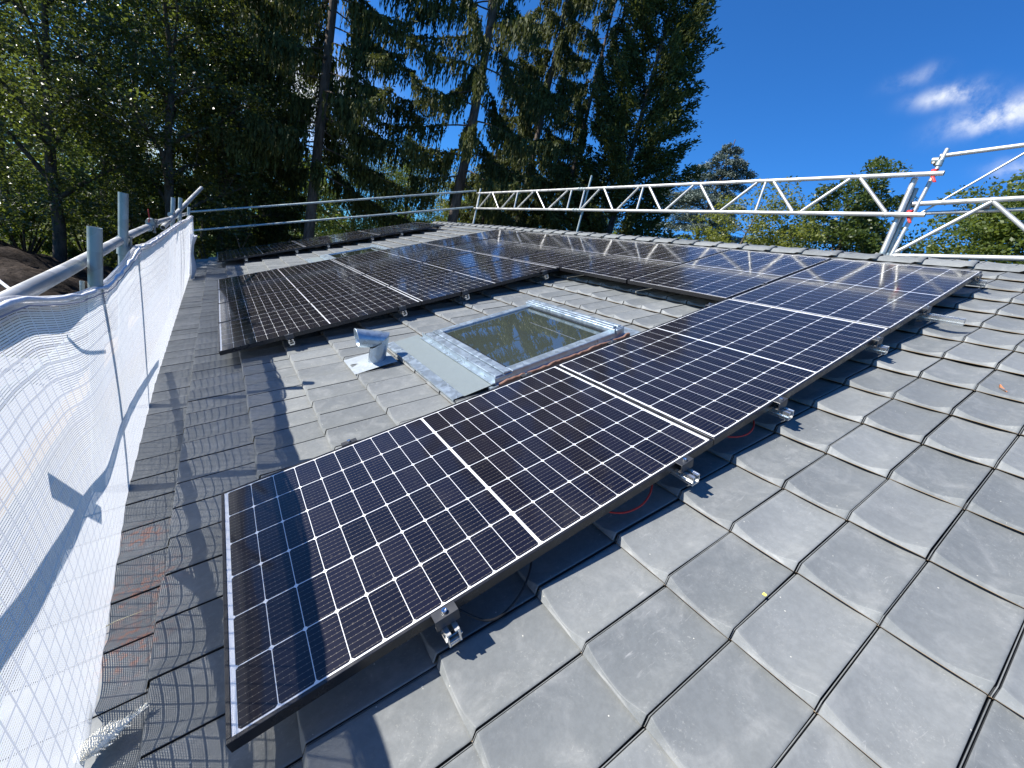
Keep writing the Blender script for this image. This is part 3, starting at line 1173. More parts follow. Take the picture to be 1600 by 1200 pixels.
# raw red edges of cut tiles along the skylight sides
for ua, ub, ht in ((1.226, 1.2440, -0.080), (2.461, 2.482, -0.106)):
    rows = []
    for vv in np.linspace(1.46, 2.60, 40):
        st = (vv - 1.156) % TL / TL
        zt = ht - 0.010 * st + random.uniform(-0.004, 0.004)
        rows.append([Vector((vv, ua, -0.15)), Vector((vv, ua + random.uniform(-0.002, 0.002), zt - 0.004)), Vector((vv, ua + 0.004, zt)), Vector((vv, ub - 0.004, zt)), Vector((vv, ub, -0.15))])
    MB().grid(rows, 0, False).build('cut_tile_edge', M['cutclay'], roof)

# galvanised vent cowl ----------------------------------------------------------
vp = R2W(0.992, 2.28, -0.14)
vent = empty('vent_pipe', vp)
b = MB()
n = 20
P = []
r_p, zm = 0.063, 0.190
ringa = [2 * math.pi * k / 28 for k in range(29)]
b.grid([[Vector((r_p * math.cos(q), r_p * math.sin(q), -0.06)) for q in ringa],
        [Vector((r_p * math.cos(q), r_p * math.sin(q), zm - 0.012 + r_p * math.cos(q))) for q in ringa]], 0)
b.grid([[Vector((r_p * 1.03 * math.cos(q), r_p * 1.03 * math.sin(q), zz)) for q in ringa] for zz in (-0.02, -0.008)], 0)
b.build('pipe', M['zinc'], vent)
b = MB()
rows = []
for x_, rr, tl in ((0.0, r_p + 0.0015, 1.0), (-0.10, r_p + 0.003, 0.0), (-0.165, r_p + 0.004, 0.0), (-0.170, r_p + 0.006, 0.0), (-0.170, r_p - 0.001, 0.0), (-0.10, r_p - 0.002, 0.0), (-0.03, r_p - 0.002, 0.0)):
    rows.append([Vector((x_ + tl * r_p * math.cos(q) - (1 - tl) * 0.02 * math.cos(q), rr * math.sin(q), zm + rr * math.cos(q) + 0.10 * x_ * 0.4)) for q in ringa])
b.grid(rows, 0)
b.build('cowl', M['zinc'], vent)
b = MB()
rows = []
for i, vv in enumerate(np.linspace(-0.19, 0.13, 7)):
    row = []
    for uu in np.linspace(-0.13, 0.22, 12):
        p = R2W(0.992 + vv, 2.28 + uu, -0.122 + 0.02 * math.exp(-(vv * vv + uu * uu) / 0.008)) - vp
        row.append(p)
    rows.append(row)
b.grid(rows, 0)
b.build('base_flashing', galv('bright_flashing', (0.40, 0.44, 0.46), 0.45, 60.0, 0.3, 0.4), vent)
tag(vent, 'galvanised vent pipe with slanted cowl standing on tiles left of the skylight', 'vent pipe')

# ---------------------------------------------------------------- scaffold
TR = 0.02415


def tube_thing(name, a, b_, r, m, label, cat, group=None, hollow=0.84, bend=None):
    b = MB()
    pts = [a, b_] if bend is None else bend
    b.path(pts, r, 16, 0, True, hollow)
    o = b.build(name, m)
    return tag(o, label, cat, group)


def coupler(p, d1, d2, off, label, m=None):
    """two half shells joined back to back, with bolts"""
    p, d1, d2 = Vector(p), Vector(d1).normalized(), Vector(d2).normalized()
    off = Vector(off)
    root = empty('scaffold_coupler', p)
    b = MB()
    b.path([-d1 * 0.026, d1 * 0.026], 0.031, 14, 0)
    b.path([off - d2 * 0.026, off + d2 * 0.026], 0.031, 14, 0)
    if off.length > 0.01:
        b.path([off * 0.3, off * 0.7], 0.022, 8, 0)
    b.build('coupler_body', m or M['galv'], root)
    k = MB()
    for c, d in ((Vector((0, 0, 0)), d1), (off, d2)):
        x, y, _ = basis(d)
        e = x * 0.042
        k.path([c + e - y * 0.035, c + e + y * 0.035], 0.007, 8, 0)
        k.path([c + e + y * 0.018, c + e + y * 0.034], 0.013, 6, 0)
        k.path([c + e - y * 0.034, c + e - y * 0.022], 0.012, 6, 0)
    k.build('bolt', M['rust'], root)
    return tag(root, label, 'coupler', 'scaffold couplers')


# eave standards behind the netting
POSTS = [((-0.463, 1.70), 0.910, 'thick galvanised post standing up nearest in the netting, leftmost of the eave posts'),
         ((-0.515, 2.80), 1.052, 'galvanised post standing behind the eave rail, second from the left'),
         ((-0.525, 6.75), 1.072, 'small galvanised post left of the slanted loose tube, far end of the netting'),
         ((-0.470, 7.15), 1.090, 'small galvanised post just in front of the slanted loose tube'),
         ((-0.475, 9.75), 0.950, 'last short post at the far corner of the netting')]
for (x, y), zt, lab in POSTS:
    tube_thing('scaffold_post', (x, y, GZ), (x, y, zt), TR, M['galv'], lab, 'scaffold post', 'eave scaffold posts')
rail_pts = [(-0.515, -2.2, 0.66), (-0.515, 0.2, 0.715), (-0.52, 1.6, 0.742), (-0.535, 3.1, 0.775), (-0.545, 5.2, 0.800), (-0.545, 8.0, 0.80), (-0.54, 10.9, 0.80)]
tube_thing('guard_rail', None, None, TR, M['alu'], 'grey guard rail running along the eave behind the net top', 'guard rail', 'eave guard rails', 0.84, rail_pts)
tube_thing('guard_rail', (-1.02, -2.2, -0.28), (-1.02, 10.8, -0.25), TR, M['galv'], 'lower guard rail behind the white netting', 'guard rail', 'eave guard rails')
tube_thing('loose_tube', (-0.575, 6.1, 0.700), (-0.283, 9.10, 1.335), TR * 1.15, M['alu'], 'loose tube slanting up and out over the far netting', 'tube')
tube_thing('diagonal_brace', (-0.62, -0.4, 0.585), (-0.62, 3.6, 0.0), 0.021, M['galv'], 'diagonal brace behind the near netting', 'brace')
tube_thing('cross_tube', (-0.66, 0.78, 0.58), (-0.64, 1.10, 0.30), 0.018, M['galv'], 'short cross tube behind the near netting', 'tube')
for y in (-1.2, 2.75, 6.75, 10.4):
    tube_thing('scaffold_post', (-1.40, y, GZ), (-1.40, y, -0.20), TR, M['galv'], 'outer scaffold post hidden behind the netting', 'scaffold post', 'outer scaffold posts')
b = MB()
for k in range(3):
    b.box((-1.36 + k * 0.265, -2.2, -1.42), (-1.11 + k * 0.265, 10.9, -1.375), 0, 0.004)
tag(b.build('scaffold_deck', M['plank']), 'board deck of the eave scaffold behind the netting', 'scaffold deck')

coupler((-0.515, 2.80, 0.715), (0, 0, 1), (0, 1, 0.01), (-0.01, 0.02, 0.055), 'coupler fixing the eave rail to the second post')
coupler((-0.535, 4.25, 0.785), (0, 1, 0), (0.1, 1, 0.2), (0.01, 0.02, 0.05), 'coupler on the eave rail by the red tape')
coupler((-0.525, 6.70, 0.80), (0, 0, 1), (0, 1, 0), (-0.02, 0.0, 0.05), 'coupler at the far eave post beside the loose tube')
b = MB()
b.grid([[Vector((-0.53 + 0.004 * math.sin(i), 4.22 + 0.012 * j, 0.83 + 0.022 * i)) for j in range(3)] for i in range(6)], 0)
tp = b.build('red_strip', M['redtape'])
sol = tp.modifiers.new('thick', 'SOLIDIFY')
sol.thickness = 0.004
tag(tp, 'short red tape strip sticking up from the eave rail', 'tape')
# cord that ties the net outside
cable('white_cord', [(-0.80, 1.72, 0.80), (-0.65, 1.32, 0.745), (-0.56, 1.16, 0.715), (-0.53, 1.13, 0.70)], 0.0045, M['cord'], 'thin white cord tied to the eave rail at the left edge', 'cord')

# ---- debris netting
yy = np.arange(-1.6, 10.95, 0.045)
top_y = np.array([-1.6, -0.5, 0.3, 0.70, 0.90, 1.27, 1.60, 1.78, 2.05, 2.40, 2.80, 3.3, 4.2, 5.0, 6.0, 7.1, 8.5, 9.75, 10.9])
top_z = np.array([0.66, 0.70, 0.71, 0.742, 0.748, 0.700, 0.674, 0.655, 0.672, 0.705, 0.752, 0.735, 0.742, 0.755, 0.765, 0.78, 0.765, 0.80, 0.76])
bot_y = np.array([-1.6, 0.31, 1.55, 3.2, 10.9])
bot_x = np.array([-0.23, -0.265, -0.345, -0.385, -0.425])
tz = np.interp(yy, top_y, top_z)
bx = np.interp(yy, bot_y, bot_x)
tt = np.linspace(0, 1, 46)
P = np.zeros((len(tt), len(yy), 3))
ties = [0.85, 1.78, 2.80, 4.25, 6.7, 9.75]
for i, t in enumerate(tt):
    for j, y in enumerate(yy):
        zb = (bx[j] + 0.053) / CT * ST + WT * 0.92 + 0.015
        zb = -0.285 - 0.01 * t
        zb = bx[j] * ST / CT + WT / CT + 0.068
        wrap = 1.0 / (1.0 + math.exp((y - 0.98) / 0.06))
        x_top = -0.446 - 0.060 * wrap
        z = zb + (tz[j] + 0.012 * wrap - zb) * t
        x = bx[j] + (x_top - bx[j]) * (t ** 0.85)
        # belly and gathers
        x += 0.035 * math.sin(math.pi * t) * (0.6 + 0.5 * math.sin(y * 1.7 + 0.6))
        for ty in ties:
            d = y - ty
            g_ = math.exp(-(d / 0.30) ** 2) * (1 - abs(t - 0.93) * 1.5 if t > 0.5 else t * 0.7)
            x += 0.0025 * g_ * math.sin(d * 22 + t * 3)
        x += 0.0014 * math.sin(y * 7.0 + t * 4) * t + 0.0004 * math.sin(y * 17 - t * 9)
        if t < 0.12:      # the skirt lies on the tiles and follows their wave
            vt = ((x + 0.053) / CT - (0.808 - TL * 4)) % TL / TL
            st = ((y + 0.236) / TW) % 1.0
            surf = x * ST / CT + (WT + tile_top(vt * TL, tile_profile(min(st, 0.957))) + 0.004) / CT
            k = (1 - t / 0.12) ** 1.5
            z = z * (1 - k) + max(surf, z - 0.05) * k
        P[i, j] = (x, y, z)
# fold back over the hem
nfold = 3
F2 = np.zeros((nfold, len(yy), 3))
for k in range(nfold):
    a = (k + 1) / nfold
    for j, y in enumerate(yy):
        droop = 0.03
        F2[k, j] = (P[-1, j, 0] - 0.03 * math.sin(a * math.pi * 0.5), y, tz[j] + 0.012 * math.sin(a * math.pi) - droop * a ** 1.5)
P = np.concatenate([P, F2])
ni, nj = P.shape[:2]
idx = np.arange(ni * nj).reshape(ni, nj)
Fq = np.stack([idx[:-1, :-1], idx[:-1, 1:], idx[1:, 1:], idx[1:, :-1]], -1).reshape(-1, 4)
net = empty('debris_netting')
no = mesh_np('net_sheet', P.reshape(-1, 3), Fq, M['net'], net, None, True)
dv = np.linalg.norm(np.diff(P, axis=0), axis=2).mean(axis=1)
vv_ = np.concatenate([[0], np.cumsum(dv)])
UV = np.zeros((ni, nj, 2))
UV[:, :, 0] = yy[None, :]
UV[:, :, 1] = vv_[:, None]
uvl = no.data.uv_layers.new(name='UVMap')
uvl.data.foreach_set('uv', UV.reshape(-1, 2)[Fq.ravel()].astype(np.float32).ravel())
hm = MB()
hp = [Vector((-0.434 - 0.055 / (1.0 + math.exp((y - 0.98) / 0.06)) + 0.003 * math.sin(y * 31), y, z + 0.003 + 0.003 * math.sin(y * 17))) for y, z in zip(yy[::2], tz[::2])]
hm.path(hp, [0.0065 + 0.002 * math.sin(i * 1.9) for i in range(len(hp))], 8, 0)
hm.build('hem', M['hem'], net)
sm_ = MB()
hp = [Vector((-0.428 - 0.055 / (1.0 + math.exp((y - 0.98) / 0.06)) + 0.002 * math.sin(y * 40), y, z - 0.016)) for y, z in zip(yy[::2], tz[::2])]
sm_.path(hp, 0.0022, 5, 0)
sm_.build('seam', simple('net_seam', (0.34, 0.34, 0.42), 0.9), net)
# white tail of the sheet at the far end
b = MB()
P2 = []
for i in range(10):
    row = []
    for j in range(12):
        a = -1.2 + 3.4 * j / 11
        r = 0.10 + 0.05 * math.sin(i * 0.8)
        row.append(Vector((-0.40 + r * 0.6 * math.cos(a), 9.2 + 0.32 * math.sin(a), -0.28 + 0.085 * i + 0.01 * math.sin(j * 2 + i))))
    P2.append(row)
b.grid(P2, 0)
pl = b.build('loose_tail', M['plastic'], net)
tag(net, 'white debris netting stretched along the eave on the left', 'netting')

# ---- far gable guard rails
tube_thing('gable_rail', (-0.56, 12.75, 0.800), (5.86, 10.62, 3.175), TR, M['galv'], 'upper grey rail crossing in front of the trees to the truss', 'guard rail', 'far guard rails')
tube_thing('gable_rail', (-0.56, 12.75, 0.352), (5.86, 10.62, 2.735), TR, M['galv'], 'lower grey rail crossing in front of the trees to the truss', 'guard rail', 'far guard rails')


def lerp(a, b_, t):
    return tuple(a[i] + (b_[i] - a[i]) * t for i in range(3))


for (z0, z1, t, lab) in ((0.800, 3.175, 0.125, 'sleeve coupler joining the upper grey far rail'), (0.352, 2.735, 0.20, 'sleeve coupler joining the lower grey far rail')):
    p = lerp((-0.56, 12.75, z0), (5.86, 10.62, z1), t)
    d = Vector((6.42, -2.13, z1 - z0)).normalized()
    coupler(Vector(p) - d * 0.04, d, d, d * 0.085, lab)

# ---- lattice truss along the ridge
TX, ZT, ZB = 5.92, 3.125, 2.715


def lattice(ya, yb, braces, posts, label, zt0=ZT, zb0=ZB, slope=0.0, x=TX, extra=0.0):
    root = empty('lattice_beam', (x, (ya + yb) / 2, zb0))
    o = Vector((x, (ya + yb) / 2, zb0))

    def pt(y, z):
        return Vector((x, y, z + slope * (y - ya))) - o
    MB().tube(pt(ya, zt0), pt(yb, zt0), TR, 14, 0, 0.84).build('chord', M['alu'], root)
    MB().tube(pt(ya + extra, zb0), pt(yb, zb0), TR, 14, 0, 0.84).build('chord', M['alu'], root)
    for (t, bt) in braces:
        MB().tube(pt(t, zt0 - 0.018), pt(bt, zb0 + 0.018), 0.0195, 10, 0).build('brace', M['alu'], root)
    for y in posts:
        MB().tube(pt(y, zt0 - 0.018), pt(y, zb0 + 0.018), 0.0185, 10, 0).build('upright', M['alu'], root)
    return tag(root, label, 'lattice beam', 'aluminium lattice beams above the ridge')


lattice(0.78, 6.30, [(1.49, 1.12), (1.59, 1.99), (2.46, 2.09), (2.68, 3.08), (3.55, 3.19), (3.67, 4.06), (4.53, 4.16), (4.76, 5.13), (5.61, 5.25), (5.73, 6.12)],
        [2.565, 4.665, 6.16], 'long aluminium lattice beam over the ridge, right of the middle post')
lattice(6.33, 10.66, [(6.68, 7.20), (7.79, 7.34), (7.92, 8.45), (8.70, 9.18), (9.78, 9.34), (9.90, 10.40)], [6.56, 8.585, 10.50],
        'aluminium lattice beam over the ridge, left of the middle post')
lattice(0.95, -2.6, [(0.36, 0.935), (0.35, -0.22), (-0.75, -0.26), (-0.78, -1.3)], [], 'lattice beam running out of frame at the right edge', 2.855, 2.305, -0.065, 6.03)
# ridge posts
tube_thing('ridge_post', (5.99, 1.015, 2.05), (5.99, 1.015, 3.11), 0.0285, M['alu'], 'thick aluminium post carrying the truss right end', 'scaffold post', 'posts on the ridge')
tube_thing('ridge_post', (6.045, 0.985, 2.05), (6.045, 0.985, 3.02), TR, M['galv'], 'dull post right behind the thick truss post', 'scaffold post', 'posts on the ridge')
tube_thing('ridge_post', (6.02, 0.955, 2.05), (6.02, 0.865, 3.40), 0.020, M['alu'], 'slim tall tube right of the truss end', 'scaffold post', 'posts on the ridge')
tube_thing('ridge_post', (5.98, 6.14, 2.05), (5.98, 6.13, 3.39), 0.020, M['galv'], 'thin post rising through the truss middle', 'scaffold post', 'posts on the ridge')
tube_thing('ridge_post', (5.98, 10.66, 2.05), (5.98, 10.63, 3.27), TR, M['alu'], 'post at the left end of the truss', 'scaffold post', 'posts on the ridge')
tube_thing('top_rail', (6.03, 0.90, 3.335), (6.03, -2.4, 3.62), 0.020, M['alu'], 'topmost thin rail leaving the frame at upper right', 'guard rail')
tube_thing('middle_rail', (6.10, 0.90, 2.775), (6.10, -2.4, 3.0), 0.018, M['alu'], 'thin second rail just below the right lattice top', 'guard rail')
tube_thing('stay_rod', (6.07, 0.86, 2.775), (6.07, -0.5, 4.13), 0.010, M['alu'], 'thin rod slanting up against the sky at right', 'stay')
coupler((5.99, 1.015, 2.72), (0, 0, 1), (0, 1, 0), (-0.06, 0, 0), 'coupler with red tape where lower chord meets thick post')
coupler((5.98, 6.14, 3.12), (0, 0, 1), (0, 1, 0), (-0.06, 0.02, 0), 'upper coupler at the truss middle post')
coupler((5.98, 6.14, 2.71), (0, 0, 1), (0, 1, 0), (-0.06, 0.02, 0), 'lower coupler at the truss middle post')
coupler((5.92, 6.25, 3.125), (0, 1, 0), (0, 1, 0), (0, 0.09, 0), 'sleeve coupler joining the truss upper chords')
coupler((5.92, 6.25, 2.715), (0, 1, 0), (0, 1, 0), (0, 0.09, 0), 'sleeve coupler joining the truss lower chords')
coupler((5.99, 1.015, 2.30), (0, 0, 1), (0, 0, 1), (0.04, -0.04, 0), 'coupler at the foot of the thick ridge post')
coupler((6.05, 0.36, 2.895), (0, 1, 0), (0, 1, 0), (0.05, 0.03, -0.04), 'rusty coupler on the right lattice beam', M['rust'])
coupler((6.02, 0.88, 3.26), (0, 0, 1), (0, 1, 0), (0.0, 0.04, 0.03), 'small coupler at the top of the slim tall tube')
for (p, lab) in (((5.955, 0.92, 2.735), 'red tape wound round the truss lower corner'), ((5.94, 0.865, 3.14), 'red tape fluttering at the truss top end')):
    b = MB()
    r = 0.034
    rows = []
    for i in range(3):
        rows.append([Vector((p[0] + r * math.cos(a), p[1] + 0.02 * (i - 1) + 0.006 * math.sin(a * 3), p[2] + r * math.sin(a))) for a in np.linspace(0, 2 * math.pi, 14)])
    b.grid(rows, 0)
    b.grid([[Vector((p[0] - r * 0.7 - 0.004 * i, p[1] - 0.012 * i + 0.014 * (j - 1), p[2] - r - 0.018 * i)) for j in range(3)] for i in range(5)], 0)
    o = b.build('red_tape', M['redtape'])
    o.modifiers.new('thick', 'SOLIDIFY').thickness = 0.002
    tag(o, lab, 'tape', 'red barrier tape on the truss')


# ---------------------------------------------------------------- small litter
b = MB()
rg = random.Random(5)
rows = []
for i in range(26):
    q = i / 25
    rad_ = 0.025 * math.sin(math.pi * min(1.0, q * 1.25 + 0.04)) ** 0.7 * (1 - 0.55 * q) + 0.0012
    row = []
    for k in range(15):
        a = 2 * math.pi * (k % 14) / 14
        jit = 1 + 0.10 * math.sin(k % 14 * 2.7 + i * 0.9) + 0.07 * math.sin(k % 14 * 5.1 - i * 2.2)
        row.append(Vector((-0.07 + 0.15 * q, rad_ * 1.25 * jit * math.cos(a) + 0.006 * math.sin(q * 5), 0.011 + rad_ * 0.75 * jit * math.sin(a))))
    rows.append(row)
b.grid(rows, 0)
for i in range(120):
    q = rg.random()
    a = rg.uniform(-0.3, math.pi + 0.3)
    rad_ = 0.023 * math.sin(math.pi * min(1.0, q * 1.25 + 0.04)) ** 0.7 * (1 - 0.55 * q)
    p = Vector((-0.07 + 0.14 * q, rad_ * 1.2 * math.cos(a), 0.011 + rad_ * 0.7 * math.sin(a)))
    d = Vector((rg.uniform(0.3, 1.0), math.cos(a) * 0.6 + rg.gauss(0, 0.3), math.sin(a) * 0.35)).normalized() * rg.uniform(0.010, 0.024)
    sd = d.cross(Vector((rg.gauss(0, 1), rg.gauss(0, 1), 1))).normalized() * 0.0022
    b.add([p - sd, p + sd, p + d * 0.6 + sd * 0.7, p + d, p + d * 0.6 - sd * 0.7], [(0, 1, 2, 4), (4, 2, 3)], 0, True)
o = b.build('feather_tuft', M['fluff'])
o.location = R2W(-0.285, 0.298, -0.118)
o.rotation_euler = (Matrix.Rotation(-TH, 4, 'Y') @ Matrix.Rotation(0.33, 4, 'Z')).to_euler()
tag(o, 'torn white feathery tuft lying on the tiles at bottom left', 'feather')
b = MB()
b.path([(-0.08, 0, 0.0), (0.0, 0.004, 0.003), (0.075, -0.003, 0.0)], [0.0022, 0.002, 0.001], 5)
o = b.build('straw_stalk', M['straw'])
o.location = R2W(-0.345, 0.72, -0.128)
o.rotation_euler = ROOF_ROT
tag(o, 'pale dry stalk lying on tiles next to the netting', 'straw')
b = MB()
b.grid([[Vector((0.018 * (i - 2), 0.014 * (j - 1) * (1 - abs(i - 2) / 2.6), 0.004 * ((i - 2) ** 2) * 0.4 + 0.006 * abs(j - 1))) for j in range(3)] for i in range(5)], 0)
o = b.build('dry_leaf', M['dryleaf'])
o.location = R2W(3.32, -0.53, -0.138)
o.rotation_euler = (0.1, -TH, 0.6)
tag(o, 'curled orange brown leaf on tiles at the right edge', 'leaf')
b = MB()
b.grid([[Vector((0.005 * (i - 1), 0.005 * (j - 1), 0.002 * abs(i - 1))) for j in range(3)] for i in range(3)], 0)
o = b.build('leaf_scrap', M['yellowleaf'])
o.location = R2W(1.335, -0.447, -0.117)
o.rotation_euler = ROOF_ROT
tag(o, 'tiny yellow leaf scrap caught in a tile joint', 'leaf')


# ---------------------------------------------------------------- trees
def az(deg, dist):
    a = math.radians(deg)
    return Vector((CAM.x + dist * math.sin(a), CAM.y + dist * math.cos(a), GZ))


def quads(C, D, S, L, Wd):
    """leaf diamonds: centre C, along D, across S (unit), length L, width Wd"""
    C, D, S = np.asarray(C), np.asarray(D), np.asarray(S)
    L = np.asarray(L)[:, None]
    Wd = np.asarray(Wd)[:, None]
    V = np.stack([C - D * L * 0.5, C + S * Wd * 0.5 - D * L * 0.05, C + D * L * 0.5, C - S * Wd * 0.5 - D * L * 0.05], 1)
    n = len(C)
    return V.reshape(-1, 3), np.arange(4 * n).reshape(n, 4)


def unit(a):
    return a / (np.linalg.norm(a, axis=1, keepdims=True) + 1e-9)


def leaves_at(C, size, rng, flat=0.35):
    n = len(C)
    D = unit(rng.normal(size=(n, 3)) * np.array([1, 1, 0.6]) + np.array([0, 0, -0.25]))
    N = unit(rng.normal(size=(n, 3)) + np.array([0, 0, flat]))
    S = unit(np.cross(D, N))
    L = size * rng.uniform(0.6, 1.35, n)
    return quads(C, D, S, L, L * rng.uniform(0.45, 0.7, n))


def broadleaf(base, height, rad, label, leafm, leaf=0.13, n_clump=90, per=170, seed=1, low=0.18, clump_r=0.7, trunk_r=0.22, fork=0.35, name='broadleaf_tree', sparse=1.0, group='broadleaf trees around the house'):
    rng = np.random.default_rng(seed)
    rg = random.Random(seed)
    root = empty(name, base)
    tb = MB()
    top = Vector((rg.uniform(-0.4, 0.4), rg.uniform(-0.4, 0.4), height * 0.86))
    pts = [Vector((0, 0, -0.1))]
    for k in range(1, 7):
        t = k / 6
        pts.append(Vector((top.x * t + rg.gauss(0, 0.10 * t + 0.02), top.y * t + rg.gauss(0, 0.10 * t + 0.02), top.z * t)))
    tb.path(pts, [trunk_r * (1 - 0.88 * (k / 6)) for k in range(7)], 9)
    tips = []
    n_l = 16
    for i in range(n_l):
        t = fork + (1 - fork) * (i / n_l) * 0.95
        p = pts[min(int(t * 6), 5)].lerp(pts[min(int(t * 6) + 1, 6)], t * 6 - int(t * 6))
        a = i * 2.4 + rg.uniform(-0.5, 0.5)
        reach = rad * (0.95 if t < 0.7 else 0.95 - (t - 0.7) * 2.0) * rg.uniform(0.75, 1.1)
        rise = reach * rg.uniform(0.35, 0.95)
        q = p + Vector((math.cos(a) * reach, math.sin(a) * reach, rise))
        m1 = p.lerp(q, 0.4) + Vector((rg.gauss(0, .1), rg.gauss(0, .1), reach * 0.10))
        m2 = p.lerp(q, 0.75) + Vector((rg.gauss(0, .15), rg.gauss(0, .15), reach * 0.06))
        r0 = trunk_r * (1 - 0.8 * t) * 0.55
        tb.path([p, m1, m2, q], [r0, r0 * 0.65, r0 * 0.4, r0 * 0.14], 6)
        tips += [m1.lerp(m2, 0.5), m2, q]
        for s in range(3):
            q2 = m2 + Vector((rg.gauss(0, 1), rg.gauss(0, 1), rg.gauss(0.3, 0.6))) * reach * 0.33
            tb.path([m1.lerp(m2, 0.3 + 0.2 * s), q2], [r0 * 0.3, r0 * 0.08], 5)
            tips.append(q2)
    tb.build('trunk', M['bark_broad'], root)
    # clumps on limb ends plus shell of the crown
    T = np.array([tuple(p) for p in tips])
    nc = n_clump
    zc = height * (low + 1.0) / 2
    hz = height * (1.0 - low) / 2
    U = unit(rng.normal(size=(nc, 3)))
    rr = rng.uniform(0.45, 1.0, nc) ** 0.6
    lump = 1 + 0.22 * np.sin(U[:, 0] * 5 + seed) * np.cos(U[:, 2] * 4 + U[:, 1] * 3 + seed)
    Cc = np.stack([U[:, 0] * rad * rr * lump, U[:, 1] * rad * rr * lump, zc + U[:, 2] * hz * rr * (0.9 + 0.1 * lump)], 1)
    Cc = np.concatenate([Cc, T + rng.normal(size=T.shape) * 0.15])
    C = []
    for c in Cc:
        m = int(per * rng.uniform(0.45, 1.25) * sparse)
        r = clump_r * rng.uniform(0.55, 1.25)
        d = unit(rng.normal(size=(m, 3))) * (rng.uniform(0, 1, (m, 1)) ** 0.45) * r * np.array([1.15, 1.15, 0.62])
        d[:, 2] -= 0.22 * (d[:, 0] ** 2 + d[:, 1] ** 2) / max(r, 0.1)
        C.append(c + d)
    C = np.concatenate(C)
    V, F = leaves_at(C, leaf, rng)
    mesh_np('crown', V, F, leafm, root)
    return tag(root, label, 'tree', group)


